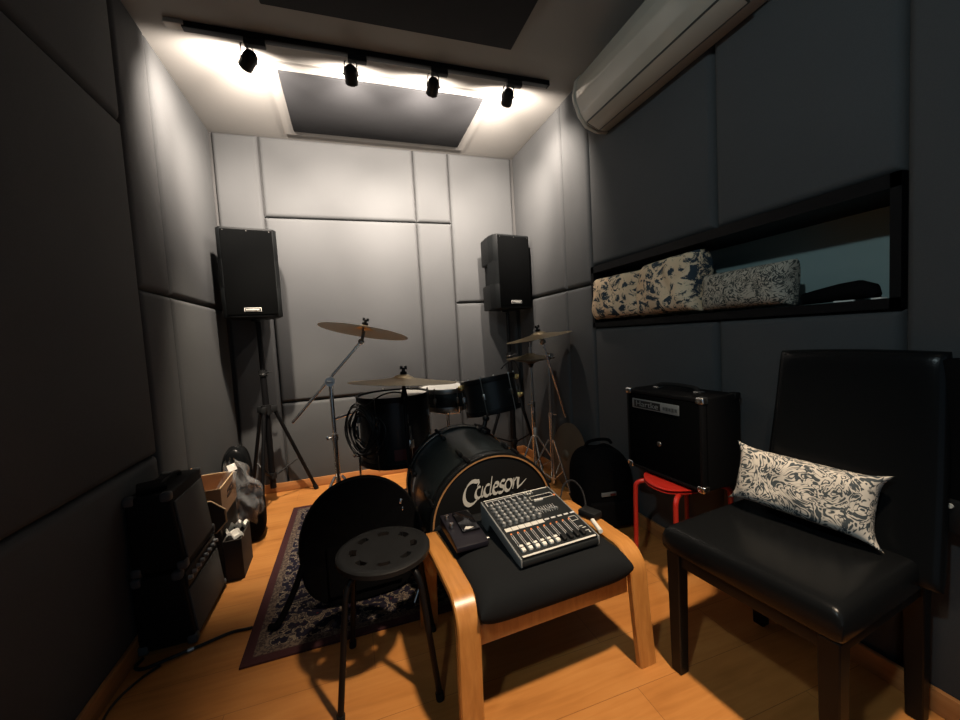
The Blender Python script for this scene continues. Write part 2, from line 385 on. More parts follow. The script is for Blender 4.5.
# ------------------------------------------------------------------ ceiling panels
def ceil_panel(lo, hi, label, frame_w=0):
    t = thing('acoustic_panel', label, 'acoustic panel', ((lo[0] + hi[0]) / 2, (lo[1] + hi[1]) / 2, H))
    a, b = (hi[0] - lo[0]) / 2, (hi[1] - lo[1]) / 2
    MB().box2((-a, -b, -.022), (a, b, -.001), .006).build('fabric_face', 'ceil_panel', t)
    if frame_w:
        w_ = frame_w; e = MB()
        for lo_, hi_ in (((-a - w_, -b - w_, -.012), (-a - .002, b + w_, -.001)), ((a + .002, -b - w_, -.012), (a + w_, b + w_, -.001)), ((-a - .002, -b - w_, -.012), (a + .002, -b - .002, -.001)), ((-a - .002, b + .002, -.012), (a + .002, b + w_, -.001))): e.box2(lo_, hi_)
        e.build('painted_frame', 'ceiling', t)
ceil_panel((-.27, 2.50), (.945, 3.16), 'charcoal acoustic panel on the ceiling between the light track and the back wall', .060)
ceil_panel((-.27, 1.42), (.945, 2.04), 'charcoal acoustic panel on the ceiling on the camera side of the light track')

# ------------------------------------------------------------------ air conditioner
t = thing('air_conditioner', 'long aged white wall air conditioner high on the right wall', 'air conditioner', (XR, 1.45, 2.2))
prof = [(0, .0), (-.07, -.003), (-.141, .02), (-.185, .075), (-.212, .15), (-.216, .19), (-.200, .262), (-.165, .30), (0, .305)]
def acsec(pr, y0, y1, mb, ofs=0): mb.prism(pr, y0, y1, Matrix(((1, 0, 0, 0), (0, 0, -1, 0), (0, 1, 0, 0), (0, 0, 0, 1))), .008, 2)
b = MB(); acsec([(x * .97, .006 + z * .97) for x, z in prof], -.485, .485, b); b.build('body', 'ac_white', t)
for s in (-1, 1):
    b = MB(); acsec(prof, s * .495 - .012, s * .495 + .012, b); b.build('end_cap', 'ac_white', t)
q = Vector((.155 - .075, 0, 0))
lv = MB()
p0 = Vector((-.080, 0, -.001)); p1 = Vector((-.152, 0, .030)); dirv = (p1 - p0); nn = Vector((-dirv.z, 0, dirv.x)).normalized()
def quadstrip(mb, a, bb, y0, y1, th):
    m = frame(a, (0, 1, 0), bb - a); L_ = (bb - a).length
    mb.box(m @ Vector(((y0 + y1) / 2, L_ / 2, 0)), (y1 - y0, L_, th), m.to_3x3().to_4x4(), .002)
off = nn * .002
quadstrip(lv, p0 + off, p1 + off, -.40, .455, .010); lv.build('louver', 'ac_white', t)
gp = MB()
for a_, b_, y0, y1 in ((p0 - dirv * .07, p0 - dirv * .0, -.406, .461), (p1, p1 + dirv * .07, -.406, .461), (p0, p1, -.406, -.400), (p0, p1, .455, .461)):
    quadstrip(gp, a_ + off * .8, b_ + off * .8, y0, y1, .010)
gp.build('vent_gap', 'ac_dark', t)

# ------------------------------------------------------------------ light track and spotlights
TY = 2.266
t = thing('lighting_track', 'black ceiling track bar that carries the four spotlights', 'light track', (.31, TY, H))
MB().box2((-.95, -.018, -.030), (.975, .018, -.001), .002).build('rail', 'black_metal', t)
MB().box2((-1.02, -.022, -.022), (-.94, .022, -.001), .002).build('end_feed', 'ac_white', t)
MB().box2((.973, -.019, -.032), (.982, .019, -.001), .002).build('end_cap', 'black_plastic', t)
heads = [(-.375, (-.55, .75, -.35), 'leftmost black spotlight on the ceiling track, turned toward the left wall'),
         (.112, (.05, .90, -.45), 'second black spotlight from the left on the ceiling track'),
         (.560, (-.03, .90, -.45), 'third black spotlight from the left on the ceiling track'),
         (1.022, (.10, .88, -.45), 'rightmost black spotlight on the ceiling track, nearest the air conditioner')]
LIGHTS = []
for hx, d, lab in heads:
    t = thing('spotlight', lab, 'spotlight', (hx, TY, H - .030), 0, 'spotlights on the ceiling track')
    MB().box2((-.012, -.017, -.030), (.085, .017, -.0005), .003).build('adapter', 'black_plastic', t)
    d = Vector(d).normalized()
    c = Vector((0, .022, -.085))
    hd = MB(); m = Matrix.Translation(c) @ Vector((0, 0, 1)).rotation_difference(d).to_matrix().to_4x4()
    hd.lathe([(0, -.044), (.020, -.044), (.030, -.034), (.034, -.018), (.034, .042), (.031, .042), (.031, .025), (.0, .022)], m, 24)
    hd.build('lamp_can', 'black_metal', t)
    MB().lathe([(0, .030), (.02, .030), (.023, .026), (0, .024)], m, 20).build('bulb', 'bulb', t)
    sd = d.cross(Vector((0, 0, 1))).normalized()
    y = MB()
    for s in (-1, 1):
        a = c + sd * s * .037
        y.tube([Vector((0, 0, -.030)) + sd * s * .022, Vector((0, 0, -.034)) + sd * s * .030, a, a - d * .006], .0028, 6)
    y.cyl(c - sd * .041, c + sd * .041, .004, seg=8); y.box((0, 0, -.031), (.012, .05, .004))
    y.build('yoke', 'black_metal', t)
    LIGHTS.append((Vector((hx, TY, H - .030)) + c + d * .055, d))

# ------------------------------------------------------------------ loudspeakers on tripods
def badge(mb_parent, c, w_, h_, vert=(0, -1, 0)):
    f = MB(); x, y, z = c
    f.box(c, (w_, .004, h_), None, .001); f.build('badge', 'label_white', mb_parent)
    b2 = MB(); b2.box((x, y - .0022, z), (w_ * .92, .002, h_ * .76)); b2.build('badge_field', 'black_plastic', mb_parent)
    k = MB(); xx = x - w_ * .40
    rnd = random.Random(3)
    while xx < x + w_ * .36:
        ww = w_ * (.05 + .03 * rnd.random()); k.box((xx + ww / 2, y - .0036, z + (rnd.random() - .5) * h_ * .06), (ww, .001, h_ * (.28 + .14 * rnd.random()))); xx += ww + w_ * .018
    k.build('badge_lettering', 'label_white', mb_parent)
def speaker(loc, rz, label):
    t = thing('loudspeaker', label, 'loudspeaker', loc, rz, 'loudspeakers on tripods')
    full = [(-.172, -.130), (-.150, -.165), (.150, -.165), (.172, -.130), (.172, -.06), (.125, .135), (-.125, .135), (-.172, -.06)]
    cut = [(-.172, -.130), (-.150, -.165), (.150, -.165), (.172, -.130), (.168, -.03), (.118, -.01), (.095, .06), (.095, .135), (-.095, .135), (-.095, .06), (-.118, -.01), (-.168, -.03)]
    c = MB()
    c.prism(full, 0, .20, None, .008, 2); c.prism(cut, .192, .372, None); c.prism(full, .364, .575, None, .008, 2)
    c.build('cabinet', 'speaker_shell', t)
    MB().box((0, -.167, .288), (.292, .010, .545), None, .004).build('grille', 'grille', t)
    for x in (-.13, 0, .13): MB().cyl((x, -.171, .552), (x, -.174, .552), .003, seg=8).build('grille_screw', 'steel', t)
    badge(t, (.0, -.1735, .048), .098, .026)
    s = MB(); s.cyl((0, 0, -.02), (0, 0, .004), .026, seg=20); s.build('pole_socket', 'black_plastic', t)
    return t
SL = (-.595, 3.10); SR = (1.262, 3.055)
speaker((SL[0] - .012, SL[1] - .03, 1.305), R(9), 'black loudspeaker on the left tripod beside the left wall')
speaker((SR[0] - .018, SR[1], 1.302), R(11), 'black loudspeaker on the right tripod behind the hi-hat, in the right corner')
def tripod(loc, feet, label, top=1.285):
    t = thing('speaker_stand', label, 'speaker stand', loc, 0, 'tripod speaker stands')
    MB().cyl((0, 0, .70), (0, 0, top), .0165).build('pole', 'black_metal', t)
    MB().cyl((0, 0, .10), (0, 0, .93), .021).build('lower_tube', 'black_metal', t)
    k = MB(); k.cyl((0, 0, .905), (0, 0, .945), .028); k.tube([(.02, -.02, .925), (.045, -.035, .93), (.06, -.03, .93)], .004, 6); k.build('height_clamp', 'black_plastic', t)
    pn = MB(); pn.torus((0, 0, .91), (0, .35, 1), .03, .0025, 20, 6); pn.build('safety_pin', 'chrome', t)
    h_ = MB(); h_.cyl((0, 0, .63), (0, 0, .70), .032); 
    for az in feet: h_.box((.045 * math.cos(R(az)), .045 * math.sin(R(az)), .665), (.05, .03, .045), Matrix.Rotation(R(az), 4, 'Z'), .004)
    h_.build('hub', 'black_plastic', t)
    c = MB(); c.cyl((0, 0, .17), (0, 0, .21), .030); c.build('lower_collar', 'black_plastic', t)
    for az in feet:
        d = Vector((math.cos(R(az)), math.sin(R(az)), 0)); rr = feet[az]
        l = MB(); l.cyl(d * .05 + Vector((0, 0, .665)), d * rr + Vector((0, 0, .022)), .0125, seg=12); lo = l.build('leg', 'black_metal', t)
        f = MB(); f.cyl(d * (rr - .006) + Vector((0, 0, .034)), d * (rr + .008) + Vector((0, 0, .0)), .017, seg=12); f.build('rubber_foot', 'rubber', lo)
        b_ = MB(); b_.cyl(d * .03 + Vector((0, 0, .19)), d * (rr * .62) + Vector((0, 0, .27)), .006, seg=8); b_.build('brace', 'black_metal', t)
    return t
tripod((SL[0], SL[1], 0), {24: .29, 264: .27, 146: .20}, 'black tripod speaker stand by the left wall')
tripod((SR[0], SR[1], 0), {200: .36, 300: .26, 75: .16}, 'black tripod speaker stand in the right corner behind the hi-hat', 1.28)

# ------------------------------------------------------------------ rug
RX0, RX1, RY0, RY1 = -.445, 1.08, 1.50, 2.89
t = thing('rug', 'oriental rug with navy floral pattern and dark red edge under the drum kit', 'rug', ((RX0 + RX1) / 2, (RY0 + RY1) / 2, 0))
wx, wy = (RX1 - RX0) / 2, (RY1 - RY0) / 2
def ring(a, b2):
    mb = MB()
    def loop(d): return [(-wx + d, -wy + d), (wx - d, -wy + d), (wx - d, wy - d), (-wx + d, wy - d)]
    A = loop(a); B = loop(b2)
    for i in range(4):
        j = (i + 1) % 4; mb.prism([A[i], A[j], B[j], B[i]], .0006, .008)
    return mb
ring(0, .035).build('edge_band', 'rug_edge', t)
ring(.035, .065).build('guard_band', 'rug_guard', t)
ring(.065, .26).build('floral_border', 'rug_border', t)
ring(.26, .285).build('inner_guard_band', 'rug_guard', t)
MB().box2((-wx + .285, -wy + .285, .0006), (wx - .285, wy - .285, .008)).build('field', 'rug_field', t)
RZ = .008

# ------------------------------------------------------------------ drum helpers
def hoop(mb, r, z0, z1, th=.004, mi=0):
    mb.lathe([(r, z0), (r + th, z0), (r + th + .002, (z0 + z1) / 2), (r + th, z1), (r - .004, z1), (r - .004, z1 - .004), (r, z1 - .004), (r, z0)], None, 48, mi)
def drum(name, label, r, h_, loc, rot=(0, 0, 0), lugs=6, shell='drum_lacquer', lug_phase=0., metal='chrome', cat='drum', lugm='steel'):
    t = thing(name, label, cat, loc, rot=rot)
    s = MB(); s.lathe([(r, .012), (r, h_ - .012), (r - .006, h_ - .004), (r - .006, .004), (r, .012)], None, 48); s.build('shell', shell, t)
    hd = MB(); hd.lathe([(r - .001, h_ - .006), (r - .006, h_), (0, h_)], None, 48); hd.build('batter_head', 'head_white', t)
    bh = MB(); bh.lathe([(r - .001, .006), (r - .006, 0), (0, 0)], None, 48); bh.build('resonant_head', 'head_black', t)
    a = MB(); hoop(a, r + .003, h_ - .018, h_ + .010); a.build('top_hoop', metal, t)
    a = MB(); hoop(a, r + .003, -.010, .018); a.build('bottom_hoop', metal, t)
    for i in range(lugs):
        az = 2 * PI * i / lugs + lug_phase; dx, dy = math.cos(az), math.sin(az); rm = Matrix.Rotation(az, 4, 'Z')
        l = MB()
        for zz in ((h_ * .70, h_ * .30) if h_ > .2 else (h_ * .5,)):
            l.box((dx * (r + .009), dy * (r + .009), zz), (.018, .016, .05 if h_ > .2 else .035), rm, .005)
        l.cyl((dx * (r + .012), dy * (r + .012), -.014), (dx * (r + .012), dy * (r + .012), h_ + .014), .0028, seg=6)
        l.cyl((dx * (r + .012), dy * (r + .012), h_ + .006), (dx * (r + .012), dy * (r + .012), h_ + .018), .0055, seg=8)
        l.build('lug', lugm, t)
    return t

# ------------------------------------------------------------------ bass drum (axis local +z, front head at z=0 facing local -z)
KR = .285; KD = .50
kyaw = -.052; kp = .049
kc = Vector((.532, 1.543, KR + .030 + RZ))
ax = Vector((math.sin(kyaw) * math.cos(kp), math.cos(kyaw) * math.cos(kp), math.sin(kp)))
kx = ax.cross(Vector((0, 0, 1))).normalized(); ky = kx.cross(ax)          # kx = right (+x), ky = up
# local frame: X = kx, Y = ax (depth), Z = up
km = Matrix((kx, ax, ky)).transposed().to_4x4()
t = thing('bass_drum', 'black bass drum with a wooden front hoop and silver lettering on its head', 'drum', kc, rot=km.to_euler())
RY = Matrix.Rotation(-PI / 2, 4, 'X')       # lathe z -> local +y
s = MB(); s.lathe([(KR - .010, .03), (KR - .010, KD - .03)], RY, 64); s.build('shell', 'drum_satin', t)
s = MB(); s.lathe([(0, .004), (KR - .020, .004), (KR - .012, .008), (KR - .010, .02)], RY, 64); s.build('front_head', 'head_black', t)
s = MB(); s.lathe([(0, KD - .004), (KR - .020, KD - .004), (KR - .010, KD - .02)], RY, 64); s.build('batter_head', 'head_white', t)
def khoop(y0, y1, name, mi, r0, r1):
    a = MB(); a.lathe([(r0, y0), (r1 - .002, y0), (r1, y0 + .003), (r1, y1 - .003), (r1 - .002, y1), (r0, y1), (r0, y0)], RY, 72); a.build(name, mi, t)
khoop(-.003, .008, 'wooden_hoop_edge', 'hoop_wood', KR - .018, KR - .010); khoop(-.004, .042, 'front_hoop', 'drum_lacquer', KR - .010, KR); khoop(KD - .042, KD + .004, 'rear_hoop', 'drum_lacquer', KR - .012, KR)
a = MB(); a.torus((0, KD - .043, 0), (0, 1, 0), KR + .000, .0035, 72, 6); a.build('rear_hoop_trim', 'chrome', t)
for k in range(8):
    az = R(22.5 + 45 * k); d = Vector((math.cos(az), 0, math.sin(az)))
    for y0, y1, yl in ((-.004, .05, .12), (KD + .004, KD - .05, KD - .12)):
        l = MB()
        rotm = Matrix.Rotation(-az, 4, 'Y')
        l.box(d * (KR + .006) + Vector((0, (y0 + y1) / 2, 0)), (.012, abs(y1 - y0) + .006, .016), rotm, .003)
        l.cyl(d * (KR + .010) + Vector((0, y0, 0)), d * (KR + .006) + Vector((0, yl, 0)), .003, seg=6)
        l.build('claw', 'black_metal', t)
        g = MB(); g.box(d * (KR + .002) + Vector((0, yl, 0)), (.022, .06, .018), rotm, .006); g.build('lug', 'drum_lacquer', t)
for s_ in (-1, 1):
    d = Vector((s_ * math.cos(R(-28)), 0, math.sin(R(-28))))
    sp = MB(); sp.box(d * (KR + .002) + Vector((0, .10, 0)), (.03, .05, .04), Matrix.Rotation(-R(-28) if s_ > 0 else R(-28), 4, 'Y'), .005)
    sp.cyl(d * (KR + .008) + Vector((0, .11, .0)), Vector((s_ * (KR + .07), .045, -KR - .022)), .006, seg=10); sp.build('spur', 'chrome', t)
def shellpatch(name, matn, az0, az1, y0, y1, rr):
    p = MB(); p.grid(lambda u, v: Vector((rr * math.cos(az0 + (az1 - az0) * u), y0 + (y1 - y0) * v, rr * math.sin(az0 + (az1 - az0) * u))), 8, 1); p.build(name, matn, t)
shellpatch('shell_patch', 'grey_plastic', R(150), R(186), KD - .19, KD - .08, KR - .0085)  # plain grey patch on the left of the shell
shellpatch('sticker_label', 'paper', R(160), R(176), KD - .150, KD - .125, KR - .0075)
# tom mount on top of the bass drum
tm = MB(); tm.box((.125, .42, .262), (.06, .07, .03), Matrix.Rotation(R(27), 4, 'Y'), .008); tm.cyl((.125, .42, .255), (.15, .44, .312), .012); tm.sphere((.15, .44, .312), .019)
tm.cyl((.15, .44, .312), (.235, .58, .316), .008); tm.build('tom_mount', 'black_metal', t)
# lettering: broad-nib strokes, letter space x 0..1 advance, baseline y=0
def arc(cx, cy, rx, ry, a0, a1, n=14): return [(cx + rx * math.cos(R(a0 + (a1 - a0) * i / n)), cy + ry * math.sin(R(a0 + (a1 - a0) * i / n))) for i in range(n + 1)]
def lettering(strokes, m, name, matn, parent, nib=(.5, .5), shear=.3):
    mb = MB()
    def add(pts, wd):
        pts = [Vector((x + shear * y, y)) for x, y in pts]
        nv = Vector(nib).normalized()
        L_, R_ = [], []
        for i, p in enumerate(pts):
            tn = (pts[min(i + 1, len(pts) - 1)] - pts[max(i - 1, 0)]).normalized(); pe = Vector((-tn.y, tn.x))
            k = abs(nv.dot(pe)); wv = pe * wd * (.22 + .78 * k) * .5
            taper = min(1, .35 + min(i, len(pts) - 1 - i) / 2.5)
            L_.append(p + wv * taper); R_.append(p - wv * taper)
        for zz in (0.,):
            for i in range(len(pts) - 1):
                vs = [mb.bm.verts.new(m @ Vector((q.x, q.y, .0012))) for q in (L_[i], R_[i], R_[i + 1], L_[i + 1])]
                try: mb.bm.faces.new(vs)
                except ValueError: pass
    for pts, wd in strokes: add(pts, wd)
    return mb.build(name, matn, parent)
W = .20
S = []
S.append(([(.72, .64), (.79, .84), (.73, .93)] + arc(.46, .36, .44, .62, 66, 268, 26) + [(.62, -.22), (.86, -.02)], W * 1.25))      # C, swept low
                                     # C serif
def a_(x): return [(arc(x + .20, .30, .19, .30, 70, 350, 18), W), ([(x + .38, .60), (x + .36, .15), (x + .42, .0), (x + .52, .08)], W)]
S += a_(.66)
S += [(arc(1.36, .30, .19, .30, 60, 360, 18), W), ([(1.53, 1.02), (1.53, .15), (1.56, 0), (1.66, .08)], W)]   # d
S += [([(1.70, .30), (1.92, .38)] + arc(1.84, .42, .13, .18, 0, 180, 10) + arc(1.88, .28, .18, .28, 180, 320, 12), W)]  # e
S += [(arc(2.24, .46, .14, .16, 40, 250, 12) + arc(2.18, .15, .16, .17, 70, -150, 14), W)]     # s
S += [(arc(2.60, .30, .20, .31, 80, 440, 26), W)]                                             # o
S += [([(2.90, .62), (2.92, .30), (2.90, .0)], W), ([(2.92, .38), (3.06, .60), (3.18, .56), (3.18, .25), (3.22, .02), (3.42, .14), (3.70, .40)], W)]  # n with a flick
lm = frame((-.140, -.0006, .100), (1, 0, .05), (0, 0, 1)) @ Matrix.Scale(.078, 4)
lettering(S, lm, 'head_lettering', 'logo', t, (.6, .8), .22)

# ------------------------------------------------------------------ other drums
FT = (.215, 2.30)
t = drum('floor_tom', 'black floor tom with a white head beneath the low ride cymbal', .198, .365, (FT[0], FT[1], .425), (0, 0, 0), 8, 'drum_lacquer', .2, 'black_metal')
p = MB(); p.grid(lambda u, v: Vector((.2005 * math.cos(R(-100 + 38 * u)), .2005 * math.sin(R(-100 + 38 * u)), .035 + .06 * v)), 10, 1); p.build('red_band', 'dark_red', t)
for az in (195, 285, 60):
    d = Vector((math.cos(R(az)), math.sin(R(az)), 0))
    l = MB(); l.tube([d * .219 + Vector((0, 0, .22)), d * .219 + Vector((0, 0, -.20)), d * .225 + Vector((0, 0, -.33)), d * .240 + Vector((0, 0, -.405))], .0055, 8)
    l.box(d * .208 + Vector((0, 0, .12)), (.03, .03, .05), Matrix.Rotation(R(az), 4, 'Z'), .005)
    lo = l.build('leg', 'chrome', t)
    f = MB(); f.cyl(d * .238 + Vector((0, 0, -.39)), d * .241 + Vector((0, 0, -.4165)), .011, seg=12); f.build('rubber_foot', 'rubber', lo)
t = drum('rack_tom', 'black rack tom with gold fittings tilted above the bass drum', .156, .190, (.785, 2.19, .652), (R(-8), R(-6), 0), 6, 'drum_lacquer', R(-62), 'black_metal')
for az, z0 in ((188, .170), (352, .170), (352, .06)):
    d = Vector((math.cos(R(az)), math.sin(R(az)), 0)); g = MB(); g.box(d * .174 + Vector((0, 0, z0)), (.026, .022, .030), Matrix.Rotation(R(az), 4, 'Z'), .006); g.sphere(d * .188 + Vector((0, 0, z0)), .012); g.build('gold_fitting', 'brass_gold', t)
cb = MB(); cb.tube([(.06, -.10, .232), (.10, -.12, .262), (.15, -.10, .262), (.185, -.06, .20), (.19, -.02, .13)], .0045, 8, smooth=6); cb.build('clip_cable', 'cable', t)
t = drum('snare_drum', 'shallow charcoal snare drum with a white head behind the bass drum', .178, .125, (.600, 2.62, .640), (R(2), 0, 0), 8, 'drum_satin', .15, 'steel')
def stand_legs(t, z0, rr, feet, matn='chrome', zf=0., rl=.007, zc=.12):
    for az in feet:
        d = Vector((math.cos(R(az)), math.sin(R(az)), 0))
        l = MB(); l.cyl(d * .022 + Vector((0, 0, z0)), d * rr + Vector((0, 0, zf + .014)), rl, seg=10)
        lo = l.build('leg', matn, t)
        f = MB(); f.cyl(d * (rr - .008) + Vector((0, 0, zf + .024)), d * (rr + .010) + Vector((0, 0, zf + .0005)), .013, seg=10); f.build('rubber_foot', 'rubber', lo)
        b_ = MB(); b_.cyl(d * .014 + Vector((0, 0, zf + zc)), d * rr * .6 + Vector((0, 0, zf + (z0 - zf) * .44)), .004, seg=8); b_.build('brace', matn, t)
t = thing('snare_stand', 'chrome snare stand under the shallow snare behind the bass drum', 'snare stand', (.600, 2.62, RZ))
MB().cyl((0, 0, .06), (0, 0, .59), .012).build('pole', 'chrome', t)
b_ = MB()
for az in (40, 160, 280):
    d = Vector((math.cos(R(az)), math.sin(R(az)), 0)); b_.tube([Vector((0, 0, .57)), d * .12 + Vector((0, 0, .595)), d * .205 + Vector((0, 0, .61)), d * .208 + Vector((0, 0, .65))], .006, 8)
b_.build('basket', 'chrome', t)
stand_legs(t, .30, .24, (90, 210, 330))

# ------------------------------------------------------------------ cymbals
def cymbal(name, label, r, loc, tilt, matn='bronze', thick=.0012, bell=.055, rise=.022, felt=True):
    t = thing(name, label, 'cymbal', loc, rot=tilt)
    top = [(0, rise + .018), (bell * .5, rise + .016), (bell * .85, rise + .006), (bell, rise)] + [(bell + (r - bell) * k / 10, rise * (1 - (k / 10)) ** 1.25) for k in range(1, 11)]
    pr = top + [(x, z - thick) for x, z in top[::-1]]
    c = MB(); c.lathe(pr, None, 72); c.build('plate', matn, t)
    if felt:
        f = MB(); f.cyl((0, 0, rise + .018), (0, 0, rise + .032), .017, seg=16); f.build('felt', 'black_fabric', t)
        n_ = MB(); n_.cyl((0, 0, rise + .032), (0, 0, rise + .052), .010, .007, seg=12)
        for s_ in (-1, 1): n_.box((s_ * .011, 0, rise + .052), (.014, .005, .018), None, .002)
        n_.build('wing_nut', 'black_metal', t)
    return t
# left ride on a boom
C1 = Vector((.082, 2.40, 1.160))
cymbal('ride_cymbal', 'bronze cymbal highest on the left, tilted on the chrome boom stand', .255, C1, (R(-5.5), R(12.5), 0))
t = thing('boom_stand', 'chrome boom cymbal stand left of the floor tom', 'cymbal stand', (-.122, 2.40, RZ))
base = Vector((-.122, 2.40, RZ))
cl = Vector((-.003, 0, .880)); L2 = lambda p: Vector(p) - base
MB().cyl((0, 0, .03), (0, 0, .56), .0145).build('lower_tube', 'chrome', t)
MB().cyl((0, 0, .50), (0, 0, .885), .0115).build('upper_tube', 'chrome', t)
j = MB(); j.cyl((0, 0, .54), (0, 0, .575), .020); j.tube([(.01, 0, .557), (-.035, -.01, .557)], .005, 6); j.box((-.04, -.01, .557), (.012, .006, .022), None, .002); j.build('height_clamp', 'chrome', t)
q = MB(); q.cyl(cl + Vector((0, -.024, 0)), cl + Vector((0, .024, 0)), .027, seg=18); q.tube([cl + Vector((0, -.02, 0)), cl + Vector((.0, -.045, 0))], .006, 6); q.box(cl + Vector((0, -.045, 0)), (.03, .006, .012), None, .002); q.build('tilter', 'steel', t)
e0 = L2((-.338, 2.40, .675)); e1 = L2((.062, 2.40, 1.105))
MB().cyl(e0, e1, .0085, seg=12).build('boom_arm', 'chrome', t)
q = MB(); q.sphere(e1, .018, (1, .8, 1)); q.cyl(e1, L2(C1) + Vector((.0, 0, .03)), .005, seg=8); q.cyl(e1 + Vector((.008, 0, .012)), L2(C1) + Vector((0, 0, .006)), .009, seg=10); q.build('cymbal_tilter', 'steel', t)
arm = MB(); arm.cyl((.0, 0, .660), (.125, -.02, .695), .0085, seg=10); arm.build('side_arm', 'chrome', t)
stand_legs(t, .33, .27, (100, 220, 340), zc=.05)
# low ride on a straight black stand in front of floor tom
C2 = Vector((.245, 2.035, .885))
cymbal('ride_cymbal', 'wide bronze ride cymbal lying low and flat above the floor tom', .274, C2, (R(-2.2), R(4.6), 0), rise=.022)
t = thing('cymbal_stand', 'black straight cymbal stand in front of the floor tom, between bag and bass drum', 'cymbal stand', (C2.x, C2.y, RZ))
MB().cyl((0, 0, .03), (0, 0, .80), .010).build('pole', 'black_metal', t)
MB().cyl((0, 0, .765), (0, 0, .872), .024, .006).build('rubber_cone', 'rubber', t)
stand_legs(t, .22, .14, (95, 215, 335), 'black_metal', zc=.04)
# right crash on boom
C3 = Vector((1.222, 2.42, 1.066))
cymbal('crash_cymbal', 'bronze crash cymbal tilted highest on the right, above the hi-hat', .225, C3, (R(-1.5), R(-8), 0))
t = thing('boom_stand', 'chrome boom stand at the right, its counterweight arm sloping down beside the hi-hat', 'cymbal stand', (1.290, 2.43, RZ))
base = Vector((1.290, 2.43, RZ))
MB().cyl((0, 0, .03), (0, 0, .52), .0155).build('lower_tube', 'chrome', t)
MB().cyl((0, 0, .48), (0, 0, .93), .0095).build('upper_tube', 'steel', t)
a1 = L2((1.235, 2.40, 1.035)); a0 = L2((1.392, 2.40, .500))
MB().cyl(a0, a1, .0085, seg=12).build('boom_arm', 'chrome', t)
q = MB(); q.sphere(a1, .021, (1, .8, 1)); q.cyl(a1, L2(C3) + Vector((0, 0, .03)), .005, seg=8); q.cyl(a1 + Vector((0, -.03, 0)), a1 + Vector((0, .02, 0)), .013, seg=12); q.build('cymbal_tilter', 'steel', t)
q = MB(); q.cyl((0, -.05, .93), (0, .02, .93), .017, seg=14); q.build('arm_clamp', 'chrome', t)
q = MB(); q.cyl((0, 0, .50), (0, 0, .535), .018); q.tube([(0, 0, .517), (.03, -.03, .517)], .005, 6); q.build('height_clamp', 'chrome', t)
stand_legs(t, .34, .20, (35, 155, 275), zc=.06)
# hi-hat
HX, HY = 1.265, 2.66
t = thing('hi_hat', 'hi-hat pair on a chrome pedal stand below the right crash cymbal', 'hi-hat', (HX, HY, RZ))
def hat(name, z, up):
    rise = .024; r = .178; bell = .045
    top = [(0, rise + .014), (bell * .6, rise + .011), (bell, rise)] + [(bell + (r - bell) * k / 8, rise * (1 - k / 8) ** 1.2) for k in range(1, 9)]
    pr = top + [(x, zz - .0014) for x, zz in top[::-1]]
    c = MB(); c.lathe(pr, Matrix.Translation((0, 0, z)) @ Matrix.Diagonal((1, 1, up, 1)), 64); c.build(name, 'bronze' if up > 0 else 'bronze_dark', t)
hat('top_cymbal', .905, 1); hat('bottom_cymbal', .898, -1)
MB().cyl((0, 0, .84), (0, 0, 1.02), .004, seg=8).build('pull_rod', 'steel', t)
q = MB(); q.cyl((0, 0, .943), (0, 0, .985), .011, seg=12); q.build('clutch', 'steel', t)
q = MB(); q.cyl((0, 0, .835), (0, 0, .872), .013, .028, seg=16); q.build('cymbal_seat', 'black_plastic', t)
MB().cyl((0, 0, .42), (0, 0, .84), .0105).build('upper_tube', 'steel', t)
MB().cyl((0, 0, .05), (0, 0, .56), .0160).build('lower_tube', 'chrome', t)
q = MB(); q.cyl((0, 0, .54), (0, 0, .58), .019); q.tube([(0, 0, .56), (-.05, -.03, .565)], .006, 6); q.box((.0, -.016, .46), (.022, .004, .07), None, .001); q.build('height_clamp', 'steel', t)
MB().box((.0, -.0155, .345), (.020, .003, .075), None, .0005).build('paper_label', 'paper', t)
q = MB(); q.box((-.05, .14, .055), (.075, .25, .010), Matrix.Rotation(R(14), 4, 'X'), .003); q.box((-.05, .02, .012), (.085, .06, .022), None, .003); q.build('foot_pedal', 'steel', t)
stand_legs(t, .32, .22, (200, 320, 260), zc=.07)
# clamp arm from the hi-hat to the rack tom
# leaning cymbal
t = cymbal('spare_cymbal', 'large tarnished cymbal standing on edge against the right wall behind the black bag', .225, (1.395, 2.40, .228), (0, R(-82), 0), 'bronze_dark', felt=False, bell=.04)

# coil of cables hung on the floor tom
rnd = random.Random(11)
cc = MB()
for k in range(11):
    ph = rnd.random() * 6; rx = .075 + .04 * rnd.random(); rz_ = .085 + .045 * rnd.random(); oy = rnd.random() * .04; ox = (rnd.random() - .5) * .05; oz = -rnd.random() * .04
    pts = [Vector((ox + rx * math.cos(a) + .012 * math.sin(2 * a + ph), -oy + .02 * math.sin(a + ph), oz + rz_ * math.sin(a) + .01 * math.cos(3 * a + ph))) for a in [2 * PI * i / 24 for i in range(24)]]
    cc.tube(pts, .0042, 6, True)
cc.tube([(.0, .0, .10), (.06, .05, .155), (.10, .10, .172), (.16, .12, .168), (.20, .10, .150), (.24, .05, .152)], .0042, 6, smooth=6)
cc.tube([(.05, -.02, .06), (.09, -.015, -.02), (.11, -.02, -.10), (.08, -.02, -.16)], .0042, 6, smooth=6)
o = cc.build('cable_coil', 'cable'); tag(o, 'tangled coil of black cables hanging from the left side of the floor tom', 'cable', (.045, 2.135, .655), R(-52))
pj = MB(); pj.cyl((-.035, -.03, -.135), (-.060, -.035, -.150), .012, seg=10); pj.cyl((-.035, -.03, -.135), (-.02, -.03, -.12), .006, seg=8); pj.build('cable_plug', 'chrome', o)

